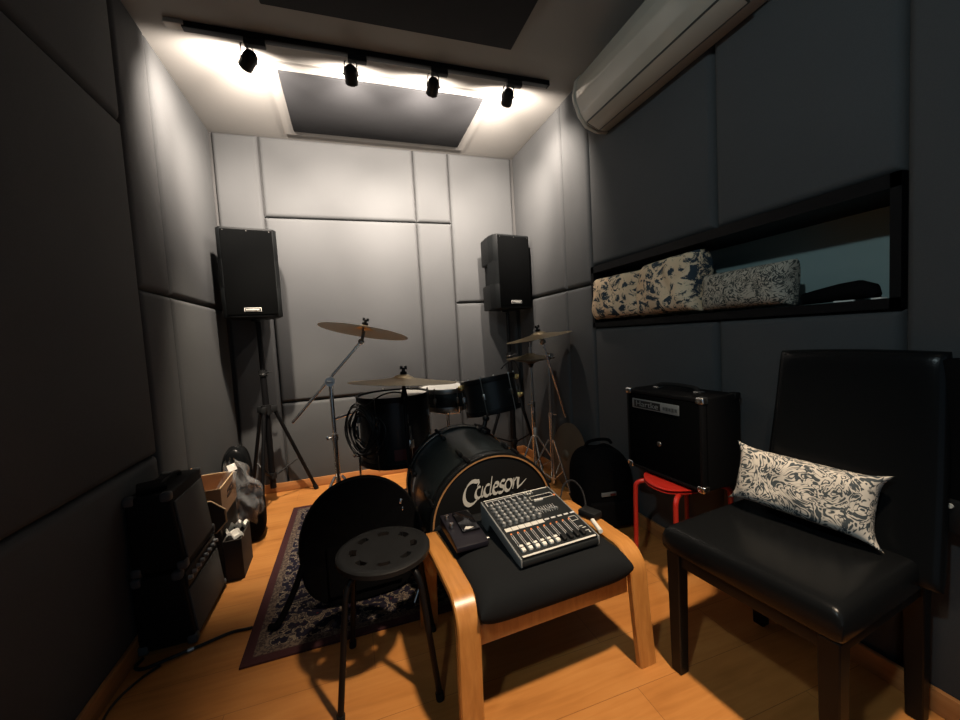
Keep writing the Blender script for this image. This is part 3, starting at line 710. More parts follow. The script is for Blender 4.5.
# ------------------------------------------------------------------ round cymbal bag
def superdisc(mb, r, th, sq, m, nseg=64):
    def out(a, rr):
        # upper half round, lower half squarer
        c, s_ = math.cos(a), math.sin(a)
        n_ = 2 if s_ > 0 else sq
        k = (abs(c) ** n_ + abs(s_) ** n_) ** (-1 / n_)
        return c * k * rr, s_ * k * rr
    rings = []
    prof = [(0, -1), (.5, -1), (.90, -.96), (.97, -.80), (1, -.45), (1, .45), (.97, .80), (.90, .96), (.5, 1.0), (0, 1)]
    for rr, t_ in prof:
        if rr == 0: rings.append([mb.bm.verts.new(m @ Vector((0, t_ * th / 2, 0)))])
        else: rings.append([mb.bm.verts.new(m @ Vector((out(2 * PI * i / nseg, rr * r)[0], t_ * th / 2 * (1 + .05 * math.sin(5 * i)), out(2 * PI * i / nseg, rr * r)[1]))) for i in range(nseg)])
    for A, B in zip(rings, rings[1:]):
        for i in range(nseg):
            vs = []
            for v in (A[i % len(A)], A[(i + 1) % len(A)], B[(i + 1) % len(B)], B[i % len(B)]):
                if v not in vs: vs.append(v)
            if len(vs) > 2: mb.bm.faces.new(vs)
t = thing('cymbal_bag', 'big round black cymbal bag standing on the rug behind the stool', 'bag', (-.008, 1.725, RZ), rot=(R(-9), 0, R(3)))
mb = MB(); superdisc(mb, .254, .085, 3.2, Matrix.Translation((0, 0, .254))); mb.build('body', 'black_fabric', t, weld=True)
z = MB(); pts = [Vector((.250 * math.cos(a), -.028, .254 + .250 * math.sin(a))) for a in [R(-20 + 220 * i / 40) for i in range(41)]]; z.tube(pts, .004, 6); z.build('zip', 'rubber', t)
z = MB(); z.box((.172, -.046, .375), (.010, .004, .022), Matrix.Rotation(.3, 4, 'Y'), .001); z.box((.177, -.046, .342), (.006, .004, .016), None, .001); z.build('zip_pull', 'chrome', t)
z = MB(); z.tube([(-.240, -.03, .20), (-.275, -.05, .12), (-.315, -.06, .05), (-.345, -.065, .012), (-.37, -.05, .008)], .012, 8, smooth=5); z.build('strap', 'black_fabric', t)
z = MB(); z.box((0, -.05, .15), (.30, .02, .20), None, .009, 3); z.build('front_pocket', 'black_fabric', t)

# ------------------------------------------------------------------ stool
t = thing('stool', 'round black stool with eight oval holes in the seat', 'stool', (.055, 1.298, 0), R(-4))
SH = .428
# seat with a ring of holes: build radial grid and cut by skipping faces with thickness
def seat_mesh():
    bm = bmesh.new(); b = MB(); b.bm.free(); b.bm = bm
    r = .150; th = .016
    b.lathe([(0, SH - .007), (.045, SH - .007)], None, 96)
    nseg = 96
    def zt(rr): return SH - .007 * max(0, 1 - (rr / .125) ** 2) if rr < .125 else SH - .012 * max(0, (rr - .135) / .023) ** 2
    radii = [0, .03, .055, .075] + [.079 + .0037 * i for i in range(10)] + [.120, .129, .138, .145, .149, .150]
    bm.clear()
    T_, B_ = [], []
    for rr in radii:
        if rr == 0: T_.append([bm.verts.new((0, 0, zt(0)))]); B_.append([bm.verts.new((0, 0, zt(0) - th))])
        else:
            lo = zt(rr) - th if rr < .143 else zt(rr) - th + .0
            T_.append([bm.verts.new((rr * math.cos(2 * PI * k / nseg), rr * math.sin(2 * PI * k / nseg), zt(rr))) for k in range(nseg)])
            B_.append([bm.verts.new((rr * math.cos(2 * PI * k / nseg), rr * math.sin(2 * PI * k / nseg), lo if rr < .149 else lo + .002)) for k in range(nseg)])
    def hole(i, k):
        if i == 0: return False
        rc = (radii[i] + radii[i + 1]) / 2; a = 2 * PI * (k + .5) / nseg
        a8 = (a + PI / 8) % (PI / 4) - PI / 8
        return ((rc - .097) / .0125) ** 2 + ((rc * a8) / .021) ** 2 < 1
    nr = len(radii) - 1
    for i in range(nr):
        for k in range(nseg):
            if hole(i, k): continue
            for G, fl_ in ((T_, False), (B_, True)):
                A, C_ = G[i], G[i + 1]; vs = []
                for v in (A[k % len(A)], C_[k], C_[(k + 1) % nseg], A[(k + 1) % len(A)]):
                    if v not in vs: vs.append(v)
                bm.faces.new(vs[::-1] if fl_ else vs)
            # walls round the holes
            for (ii, kk, e) in ((i - 1, k, 'in'), (i + 1, k, 'out'), (i, (k - 1) % nseg, 'l'), (i, (k + 1) % nseg, 'r')):
                if 0 <= ii < nr and hole(ii, kk):
                    if e == 'in': q = (T_[i][k], T_[i][(k + 1) % nseg], B_[i][(k + 1) % nseg], B_[i][k])
                    elif e == 'out': q = (T_[i + 1][k], T_[i + 1][(k + 1) % nseg], B_[i + 1][(k + 1) % nseg], B_[i + 1][k])
                    elif e == 'l': q = (T_[i][k], T_[i + 1][k], B_[i + 1][k], B_[i][k])
                    else: q = (T_[i][(k + 1) % nseg], T_[i + 1][(k + 1) % nseg], B_[i + 1][(k + 1) % nseg], B_[i][(k + 1) % nseg])
                    bm.faces.new(q)
    for k in range(nseg): bm.faces.new((T_[-1][k], B_[-1][k], B_[-1][(k + 1) % nseg], T_[-1][(k + 1) % nseg]))
    bmesh.ops.recalc_face_normals(bm, faces=bm.faces)
    return b
seat_mesh().build('seat', 'black_plastic', t, sharp=50)
for az in (222, 312, 42, 132):
    d = Vector((math.cos(R(az)), math.sin(R(az)), 0))
    l = MB(); l.tube([d * .05 + Vector((0, 0, SH - .030)), d * .10 + Vector((0, 0, SH - .030)), d * .135 + Vector((0, 0, SH - .042)), d * .155 + Vector((0, 0, SH - .075)), d * .165 + Vector((0, 0, SH - .14)), d * .205 + Vector((0, 0, .012))], .0095, 12, smooth=5)
    lo = l.build('leg', 'black_metal', t)
    f = MB(); f.cyl(d * .203 + Vector((0, 0, .022)), d * .206, .0125, seg=14); f.build('rubber_foot', 'rubber', lo)

# ------------------------------------------------------------------ footstool (bent birch ottoman)
OX, OY = .520, 1.234
t = thing('ottoman', 'bentwood birch footstool with black cushion, holding the mixer', 'footstool', (OX, OY, 0), R(3.2))
def bent(x0, splay):
    y0, y1, zt_ = -.242, .245, .392; r_ = .085; wdt = .066; th = .026
    path = [(y0 - .012, 0), (y0 - .004, .15), (y0, zt_ - r_)]
    path += [(y0 + r_ - r_ * math.cos(R(a)), zt_ - r_ + r_ * math.sin(R(a))) for a in (12, 24, 36, 48, 60, 72, 84)]
    path += [(y0 + r_ + .02, zt_), (0, zt_ + .004), (y1 - r_ - .02, zt_)]
    path += [(y1 - r_ + r_ * math.sin(R(a)), zt_ - r_ + r_ * math.cos(R(a))) for a in (6, 18, 30, 42, 54, 66, 78)]
    path += [(y1, zt_ - r_), (y1 + .004, .15), (y1 + .012, 0)]
    mb = MB(); rings = []
    nP = len(path)
    for i, (y, z_) in enumerate(path):
        a = Vector(path[max(i - 1, 0)]); b_ = Vector(path[min(i + 1, nP - 1)]); tn = (b_ - a).normalized(); nr = Vector((-tn.y, tn.x))
        if i in (0, nP - 1): nr = Vector((-1 if i == 0 else 1, 0))
        off = splay * (1 - z_ / zt_)
        e = .004
        sec = [(-wdt / 2 + e, 0), (wdt / 2 - e, 0), (wdt / 2, -e), (wdt / 2, -th + e), (wdt / 2 - e, -th), (-wdt / 2 + e, -th), (-wdt / 2, -th + e), (-wdt / 2, -e)]
        rings.append([mb.bm.verts.new((x0 + off + sx, y + nr.x * so, z_ + nr.y * so)) for sx, so in sec])
    for A, B in zip(rings, rings[1:]):
        for k in range(8): mb.bm.faces.new((A[k], A[(k + 1) % 8], B[(k + 1) % 8], B[k]))
    mb.bm.faces.new(rings[0]); mb.bm.faces.new(rings[-1][::-1])
    bmesh.ops.recalc_face_normals(mb.bm, faces=mb.bm.faces)
    return mb
bent(-.285, -.012).build('side_frame', 'birch', t)
bent(.288, .022).build('side_frame', 'birch', t)
for yy in (-.205, .205):
    MB().box((0, yy, .270), (.53, .022, .060), None, .004).build('cross_rail', 'birch', t)
def cushion_mesh(a, b_, z0, z1, n_=22, ex=5):
    mb = MB()
    def fn(top):
        def g(u, v):
            x = 2 * u - 1; y = 2 * v - 1
            x = math.sin(x * PI / 2); y = math.sin(y * PI / 2)
            e = (max(0, 1 - abs(x) ** 8) * max(0, 1 - abs(y) ** 8)) ** .4
            crown = 1 + .12 * (1 - x * x) * (1 - y * y)
            zz = (z0 + z1) / 2 + (1 if top else -1) * (z1 - z0) / 2 * e * (crown if top else 1)
            k = 1 - .02 * (1 - abs(x) ** 2) * 0
            return Vector((a * x * k, b_ * y * k, zz))
        return g
    mb.grid(fn(True), n_, n_); mb.grid(fn(False), n_, n_)
    return mb
cushion_mesh(.259, .258, .288, .408).build('cushion', 'cushion_fabric', t, weld=True)
CZ = .412

# ------------------------------------------------------------------ mixer
mx = thing('mixing_console', 'small black audio mixer with white fader caps on the footstool', 'audio mixer', (.556, 1.185, CZ), R(4.5))
hw, hd_ = .143, .148
zf, zb = .030, .092
b = MB()
side = [(-hd_, .004), (-hd_, zf), (hd_, zb), (hd_, .010), (hd_ - .05, .004), (hd_ - .075, .040), (-hd_ + .03, .004)]
mS = Matrix(((0, 0, 1, 0), (1, 0, 0, 0), (0, 1, 0, 0), (0, 0, 0, 1)))
b.prism([(-hd_ + .004, .010), (-hd_ + .004, zf - .003), (hd_ - .004, zb - .003), (hd_ - .004, .045)], -hw + .004, hw - .004, mS, .003)
b.prism([(hd_ - .06, .004), (hd_ - .06, .05), (hd_ - .003, .06), (hd_ - .003, .010)], -hw + .006, hw - .006, mS, .003)
b.box((0, -hd_ + .010, .013), (2 * hw - .006, .024, .020), None, .006)
b.build('chassis', 'mixer_body', mx)
for s_ in (-1, 1):
    c = MB(); x0 = s_ * hw; c.prism(side, min(x0, x0 - s_ * .006), max(x0, x0 - s_ * .006), mS, .0015); c.build('side_cheek', 'mixer_side', mx)
pm = frame((-hw, -hd_, zf), (1, 0, 0), (0, 2 * hd_, zb - zf)); PW = 2 * hw; PD = math.hypot(2 * hd_, zb - zf)
prot = pm.to_3x3().to_4x4()
def on(u, v, z_=0.): return pm @ Vector((u * PW, v * PD, z_))
MB().box(on(.5, .5, -.001), (PW - .010, PD - .006, .004), prot, .001).build('faceplate', 'mixer_body', mx)
def decal(items, name, matn, z_=.0014):
    d = MB()
    for (u, v, du, dv) in items: d.box(on(u, v, z_), (du * PW, dv * PD, .0008), prot)
    return d.build(name, matn, mx)
decal([(.5, .985, .92, .012)], 'rear_edge_strip', 'label_white'); decal([(.5, .022, .93, .022)], 'front_edge_strip', 'label_white')
decal([(.045 + .085 * (i + .5), .425, .078, .055) for i in range(6)], 'channel_label_strip', 'label_white')
decal([(.60 + .09 * i, .435, .06, .022) for i in range(5)], 'section_label_strip', 'knob_cap')
jk = []
for i in range(6):
    u0 = .05 + .087 * i
    jk += [(u0, .915, .007, .085), (u0 + .0435, .955, .087, .006)]
jk += [(.05 + .087 * 6, .915, .004, .08)]
decal(jk, 'jack_outline', 'knob_cap')
decal([(.62, .835, .004, .07), (.94, .835, .004, .07), (.78, .87, .32, .005), (.78, .80, .32, .005)], 'display_outline', 'label_white')
decal([(.80, .838, .22, .045)], 'display', 'lcd', .002)
decal([(.07 + .085 * i + k * .022, .22, .0045, .24) for i in range(10) for k in (0, 1)], 'fader_scale', 'knob_cap')
decal([(.07 + .085 * i + .011, .22, .005, .24) for i in range(10)], 'fader_slot', 'lcd', .0018)
decal([(.595 + .033 * i, .60, .005, .12) for i in range(8)], 'equalizer_slot', 'knob_cap')
decal([(.86, .34, .004, .07), (.95, .34, .004, .07), (.905, .375, .09, .005), (.905, .305, .09, .005), (.90, .20, .05, .008), (.92, .17, .06, .008), (.93, .12, .05, .008), (.94, .09, .012, .03)], 'button_outline', 'label_white')
knob0 = None
def knob(u, v, r_=.0072, h_=.012, matn='knob_grey'):
    k = MB(); a, b_ = on(u, v, .001), on(u, v, h_); k.cyl(a, b_, r_, r_ * .8, seg=12); o = k.build('knob', matn, mx)
    p_ = MB(); p_.box(on(u, v + .006, h_ + .0003), (.0016, r_ * 1.1, .001), prot); p_.build('pointer', 'knob_cap', o)
for i in range(7):
    for j in range(6): knob(.075 + .078 * i, .505 + .066 * j)
for i in range(8):
    k = MB(); k.box(on(.595 + .033 * i, .57 + .015 * math.sin(i * 1.7), .004), (.0058, .010, .007), prot, .001); k.build('equalizer_slider', 'knob_grey', mx)
for i in range(10):
    u = .07 + .085 * i + .011
    white = i < 6
    f = MB(); v = .105 if white else .10
    f.box(on(u, v, .0065), (.0135, .026, .012), prot, .003); f.build('fader_cap', 'white_plastic' if white else 'black_plastic', mx)
    if white:
        g = MB(); g.box(on(u, v, .0127), (.0135, .003, .0006), prot); g.build('cap_line', 'lcd', mx)
    k = MB(); k.cyl(on(u - .002, .345, .001), on(u - .002, .345, .004), .0030, seg=10); k.build('channel_light', 'orange_dot', mx)
for i in range(6):
    k = MB(); k.cyl(on(.655 + .04 * (i % 3) + .02 * (i // 3), .775 - .0 * (i // 3), .001), on(.655 + .04 * (i % 3) + .02 * (i // 3), .775, .006), .0042, seg=10)
    k.build('push_button', 'white_plastic', mx) if i < 3 else k.build('push_button', 'knob_cap', mx)
for i in range(8):
    k = MB(); k.box(on(.60 + .035 * (i % 4), .925 + .035 * (i // 4), .003), (.0055, .0055, .005), prot, .001); k.build('push_button', 'white_plastic' if i % 3 else 'knob_grey', mx)
k = MB(); k.cyl(on(.955, .80, .001), on(.955, .80, .004), .004, seg=10); k.build('power_light', 'orange_dot', mx)
for i in range(2):
    k = MB(); k.cyl((.0 + .055 * i, hd_ + .001, .075), (.0 + .055 * i, hd_ + .030, .082), .008, seg=12); k.build('jack_plug', 'black_plastic', mx)

# ------------------------------------------------------------------ pedal, adapter, pen
t = thing('effects_pedal', 'dark violet effects pedal with two silver knobs on the footstool', 'effects pedal', (.322, 1.265, CZ + .002), R(3))
pp = MB(); pp.prism([(-.085, .002), (-.085, .020), (-.045, .030), (.115, .045), (.115, .002)], -.055, .055, mS, .004); pp.build('housing', 'pedal', t)
g = MB(); fm = frame((-.015, -.03, .0335), (1, 0, 0), (0, .17, .015))
g.box(fm @ Vector((.033, .065, .0035)), (.062, .125, .006), fm.to_3x3().to_4x4(), .002); g.build('display_window', 'lcd', t)
g = MB(); g.prism([(-.010, .012), (.004, .008), (.024, .014), (.000, .026)], .0066, .0074, fm @ Matrix.Translation((.02, 0, 0))); g.build('window_patch', 'label_white', t)  # small white four-sided patch on the display window
for yy in (.075, .02):
    g = MB(); zz = .036 + (yy + .055) * .088 * .9; g.cyl((-.038, yy, zz - .004), (-.038, yy, zz + .012), .0085, .0075, seg=18, bevel=.001); g.build('knob', 'chrome', t)
g = MB(); g.cyl((.054, -.06, .014), (.064, -.06, .014), .006, seg=12); g.build('jack_socket', 'steel', t)
pen = MB(); d0 = Vector((.772, 1.180, CZ + .010)); d1 = Vector((.757, 1.110, CZ + .005)); pen.cyl(d0, d1, .0078, seg=12)
pe = pen.build('marker_pen', 'white_plastic'); tag(pe, 'white marker pen lying beside the mixer on the footstool', 'pen')
ad = MB(); ad.box((0, 0, 0), (.05, .075, .026), Matrix.Rotation(R(20), 4, 'Z'), .006); ao = ad.build('power_adapter', 'black_plastic'); tag(ao, 'black power adapter by the mixer on the right rail of the footstool', 'power adapter', (.808, 1.250, .412))
ca = MB(); ca.tube([(0, .035, .004), (.02, .06, .012), (.03, .10, .05), (.015, .14, .075), (-.02, .15, .06), (-.06, .12, .02), (-.12, .1, .02)], .0035, 6, smooth=6); ca.build('lead', 'cable', ao)

# ------------------------------------------------------------------ leather chair
CH = thing('dining_chair', 'black leather dining chair with square legs and tall back', 'chair', (.896, .972, 0), R(6.4))
# local: +x = towards backrest, -y = along front edge to the right in picture
DX, DW = .455, .445
st = MB()
def seatf(top):
    def g(u, v):
        x = math.sin((2 * u - 1) * PI / 2); y = math.sin((2 * v - 1) * PI / 2)
        e = (max(0, 1 - abs(x) ** 26) * max(0, 1 - abs(y) ** 26)) ** .28
        zz = .424 + (.050 * e * (1 + .10 * (1 - x * x) * (1 - y * y)) if top else -.035 * e)
        return Vector((DX / 2 + (DX / 2 + .006) * x, -DW / 2 + (DW / 2 + .006) * y, zz))
    return g
st.grid(seatf(True), 26, 26); st.grid(seatf(False), 26, 26); st.build('seat', 'leather', CH, weld=True)
ap = MB(); ap.box((DX / 2, -DW / 2, .378), (DX - .02, DW - .02, .045), None, .003); ap.build('apron', 'black_wood', CH)
for (x, y) in ((.024, -.024), (.024, -DW + .024), (DX - .02, -.024), (DX - .02, -DW + .024)):
    l = MB(); back = x > .2
    m = [(x - .022, y - .022), (x + .022, y - .022), (x + .022, y + .022), (x - .022, y + .022)]
    bb = bmesh.new(); vs = []
    for k, zz in enumerate((0., .395)):
        s_ = .82 if k == 0 else 1.
        ox = .028 if (back and k == 0) else 0
        vs.append([bb.verts.new((x + (px - x) * s_ + ox * .4, y + (py - y) * s_, zz)) for px, py in m])
    bb.faces.new(vs[0][::-1]); bb.faces.new(vs[1])
    for k in range(4): bb.faces.new((vs[0][k], vs[0][(k + 1) % 4], vs[1][(k + 1) % 4], vs[1][k]))
    bmesh.ops.bevel(bb, geom=bb.edges[:], offset=.003, segments=1, affect='EDGES')
    l.add(bb); l.build('leg', 'black_wood', CH)
bk = MB()
def backf(side):
    def g(u, v):
        x = math.sin((2 * u - 1) * PI / 2); z_ = math.sin((2 * v - 1) * PI / 2)
        e = (max(0, 1 - abs(x) ** 12) * max(0, 1 - abs(z_) ** 20)) ** .35
        zc = .70 + .292 * z_
        wd = (.212 - .022 * (z_ + 1) / 2)
        lean = -.050 + .104 * ((z_ + 1) / 2) + .010 * (1 - z_ * z_)
        xx = DX - .028 + lean + side * .030 * e
        return Vector((xx, -DW / 2 - .052 + wd * x, zc + .006 * (1 - x * x) * (z_ > .9)))
    return g
bk.grid(backf(1), 24, 30); bk.grid(backf(-1), 24, 30); bk.build('backrest', 'leather', CH, weld=True)

def pillow(name, label, a, b_, th, loc, mtx, matn, group=None, ear=.10, wr=.0, n_=34, seed=1, cat='pillow', fullness=.5, tips=0.):
    rnd = random.Random(seed); ph = [rnd.random() * 6 for _ in range(6)]
    mb = MB()
    def fn(sg):
        def g(u, v):
            x = 2 * u - 1; y = 2 * v - 1
            x = math.copysign(1 - (1 - abs(x)) ** 1.35, x); y = math.copysign(1 - (1 - abs(y)) ** 1.35, y)
            e = ((1 - x ** 4) * (1 - y ** 4))
            e = max(0, e) ** fullness
            X_ = a * x * (1 - ear * (1 - y * y) * .5 * abs(x)); Y_ = b_ * y * (1 - ear * (1 - x ** 6) * abs(y))
            tip = abs(x) ** 14 * abs(y) ** 6 * tips; X_ += math.copysign(tip, x); Y_ += math.copysign(tip * .5, y)
            w_ = wr * (math.sin(7 * x + 3 * y + ph[0]) + math.sin(5 * y - 6 * x + ph[1]) + .6 * math.sin(13 * x + ph[2] + 4 * y)) * e
            return Vector((X_, Y_, sg * th * e + w_))
        return g
    mb.grid(fn(1), n_, n_); mb.grid(fn(-1), n_, n_)
    o = mb.build(name, matn, None, weld=True, sharp=80); o.matrix_world = mtx
    tag(o, label, cat, None, 0, group); o.matrix_world = mtx
    return o
# pillow on the chair : u along chair front edge, standing on long edge and leaning back
def pm3(c, u, v):
    m = frame(c, u, v); return m
pillow('throw_pillow', 'long paisley pillow propped on the black leather chair seat', .172, .088, .050, None,
       pm3((1.250, .805, .588), (.17, -.985, -.035), (.26, .04, 1)), 'paisley', 'patterned pillows', ear=.055, seed=3, n_=44, wr=.0015, fullness=.36, tips=.024)

# ------------------------------------------------------------------ niche pillows and items
NZ = NZ0 + ft
pillow('throw_pillow', 'cream toile pillow in the wall niche at its left end', .20, .128, .105, None, pm3((1.52, 1.915, NZ + .140), (.12, -.99, 0), (.08, .0, 1)), 'toile', 'patterned pillows', ear=.05, wr=.005, seed=5, fullness=.34)
pillow('throw_pillow', 'cream toile pillow with navy figures, tallest of the row in the wall niche', .190, .140, .105, None, pm3((1.53, 1.560, NZ + .148), (-.05, -1, .02), (.10, 0, 1)), 'toile', 'patterned pillows', ear=.05, wr=.006, seed=9, fullness=.34)
pillow('throw_pillow', 'dense dark paisley pillow in the wall niche, rightmost of the row', .184, .083, .075, None, pm3((1.52, 1.170, NZ + .086), (0, -1, .0), (.08, 0, 1)), 'paisley_dark', 'patterned pillows', ear=.06, wr=.002, seed=12, fullness=.36)
pc = MB(); pc.tube([(0, .115, .022), (0, .06, .028), (0, .0, .034), (0, -.05, .036), (-.005, -.085, .028), (-.01, -.10, .012)], [.021, .026, .03, .032, .024, .012], 12, smooth=1)
o = pc.build('pouch', 'black_fabric'); tag(o, 'black soft pouch lying in the wall niche right of the pillows', 'pouch', (1.585, .885, NZ + .002))
st_ = MB(); st_.box((0.01, -.088, .014), (.012, .02, .025), None, .003); st_.build('buckle', 'black_plastic', o)
for (x, y, w_, lab, rz_) in ((1.520, .842, .05, 'white paper slip on the niche shelf in front of the black pouch', .3), (1.515, .752, .028, 'small white paper slip on the niche shelf at its right end', -.2)):
    tag(MB().box((0, 0, .003), (.022, w_, .005), None, .001).build('paper_slip', 'paper'), lab, 'paper', (x, y, NZ), rz_)

# ------------------------------------------------------------------ amp on red stool
RS = thing('red_stool', 'red tubular metal stool carrying the bass amplifier', 'stool', (1.305, 1.312, 0), R(1))
s = MB()
def rseat(top):
    def g(u, v):
        x = math.sin((2 * u - 1) * PI / 2); y = math.sin((2 * v - 1) * PI / 2)
        k = (abs(x) ** 2.6 + abs(y) ** 2.6 + 1e-9) ** (1 / 2.6); q_ = max(abs(x), abs(y)); f = q_ / k if k > 0 else 1
        zz = .443 - .018 * max(0, (abs(x * f)) - .55) ** 2 * 4 - (0 if top else .012)
        return Vector((.138 * x * f, .135 * y * f, zz))
    return g
s.grid(rseat(True), 20, 20); s.grid(rseat(False), 20, 20); s.build('seat', 'red', RS, weld=True)
for (sx, sy) in ((-1, 1), (-1, -1), (1, 1), (1, -1)):
    l = MB(); l.tube([(sx * .06, sy * .07, .418), (sx * .115, sy * .095, .418), (sx * .138, sy * .108, .408), (sx * .146, sy * .112, .375), (sx * .148, sy * .114, .20), (sx * .152, sy * .118, .01)], .010, 10, smooth=4)
    lo = l.build('leg', 'red', RS); f = MB(); f.cyl((sx * .152, sy * .118, .02), (sx * .152, sy * .118, 0), .013, seg=12); f.build('rubber_foot', 'rubber', lo)
def amp_box(name, label, loc, rz, w_, d_, h_, cat='guitar amplifier'):
    return thing(name, label, cat, loc, rz)
# bass amp faces -x ; local: -y is the front after rotz = -90 => use local axes x(width along front), y depth back
A = thing('bass_amplifier', 'black bass amplifier with metal corners and grey badge on the red stool', 'amplifier', (1.222, 1.330, .4445), R(-87))
aw, adp, ah = .20, .205, .372     # half width, depth, height ; front at y=0, back at y=adp
b = MB(); b.box2((-aw, 0.012, .008), (aw, adp, ah), .008, 3); b.build('cabinet', 'amp_tolex', A)
b = MB(); b.box2((-aw + .012, .0, .022), (aw - .012, .016, ah - .020), .004); b.build('grille', 'grille', A)
fr = MB()
for lo, hi in (((-aw, 0, ah - .018), (aw, .03, ah)), ((-aw, 0, .008), (aw, .03, .024)), ((-aw, 0, .008), (-aw + .016, .03, ah)), ((aw - .016, 0, .008), (aw, .03, ah))): fr.box2(lo, hi, .004)
fr.build('front_frame', 'amp_tolex', A)
for sx in (-1, 1):
    for zz in (.018, ah - .010):
        for yy in (.014, adp - .014):
            c = MB(); c.box((sx * (aw - .012), yy, zz), (.034, .034, .028), None, .007, 3); c.build('metal_corner', 'chrome' if yy < .05 else 'black_metal', A)
for sx in (-1, 1):
    for yy in (.03, adp - .03):
        f = MB(); f.cyl((sx * (aw - .04), yy, 0), (sx * (aw - .04), yy, .012), .012, seg=12); f.build('rubber_foot', 'rubber', A)
h_ = MB(); h_.tube([(-.10, .10, ah), (-.09, .10, ah + .018), (0, .10, ah + .024), (.09, .10, ah + .018), (.10, .10, ah)], .009, 8, smooth=4); h_.build('handle', 'rubber', A)
for sx in (-1, 1): MB().box((sx * .105, .10, ah + .003), (.034, .028, .010), None, .003).build('handle_end', 'chrome', A)
bz = ah - .062
bd = MB(); bd.box((-.03, -.002, bz), (.255, .006, .042), None, .002); bd.build('badge', 'badge_grey', A)
bd = MB(); bd.box((-.070, -.0045, bz), (.150, .003, .032), None, .001); bd.build('badge_field', 'black_plastic', A)
def text(body, size, m, name, matn, parent, ext=.0006):
    cu = bpy.data.curves.new(name, 'FONT'); cu.body = body; cu.size = size; cu.extrude = ext; cu.align_x = 'CENTER'; cu.align_y = 'CENTER'
    o = bpy.data.objects.new(name, cu); COL.objects.link(o)
    dg = bpy.context.evaluated_depsgraph_get(); me = bpy.data.meshes.new_from_object(o.evaluated_get(dg))
    bpy.data.objects.remove(o); bpy.data.curves.remove(cu)
    me.transform(m); me.materials.clear(); me.materials.append(M[matn]); me.name = name
    o = bpy.data.objects.new(name, me); COL.objects.link(o); o.parent = parent; return o
tmx = Matrix(((1.35, 0, 0, -.070), (0, 0, -1, -.0062), (0, 1, 0, bz), (0, 0, 0, 1)))
text('Hartke', .034, tmx, 'badge_lettering', 'badge_grey', A)
k = MB()
for i in range(5): k.box((.024 + .015 * i, -.0055, bz - .002), (.011, .001, .016 if i % 2 else .013))
k.build('badge_model_text', 'badge_text', A)
# small speaker dome glimpsed through the grille
dm = MB(); dm.lathe([(.040, -.001), (.036, -.004), (.030, -.003)], Matrix.Translation((-.02, 0, .165)) @ Matrix.Rotation(PI / 2, 4, 'X'), 32); dm.build('cone_ring', 'grey_plastic', A)
dm = MB(); dm.sphere((-.010, -.001, .150), .011, (1, .5, 1)); dm.build('cone_dome', 'steel', A)

# ------------------------------------------------------------------ black gig bag on floor right
t = thing('equipment_bag', 'black padded equipment bag on the floor between bass drum and red stool', 'bag', (1.305, 1.905, 0), R(-8))
def blob(a, b_, c_, n1=4):
    mb = MB()
    def g(u, v):
        th = 2 * PI * u; ph = -PI / 2 + PI * v
        e = 2 / n1
        sp = lambda x: math.copysign(abs(x) ** e, x)
        return Vector((a * sp(math.cos(ph)) * sp(math.cos(th)), b_ * sp(math.cos(ph)) * sp(math.sin(th)), c_ + c_ * sp(math.sin(ph)) * (1 + .03 * math.sin(3 * th))))
    mb.grid(g, 40, 20, closed_u=True); return mb
blob(.158, .155, .215, 3).build('body', 'black_fabric', t, weld=True)
MB().box((-.03, -.160, .215), (.085, .006, .022), None, .002).build('label_patch', 'badge_grey', t)
MB().box((-.008, -.164, .213), (.030, .003, .012), None, .001).build('label_stripe', 'dark_red', t)
MB().box((.0, -.15, .10), (.26, .035, .14), None, .014, 3).build('front_pocket', 'black_fabric', t)
z = MB(); z.tube([(-.08, 0, .44), (-.06, 0, .462), (.0, 0, .470), (.06, 0, .462), (.08, 0, .44)], .009, 8, smooth=4); z.build('carry_handle', 'black_fabric', t)

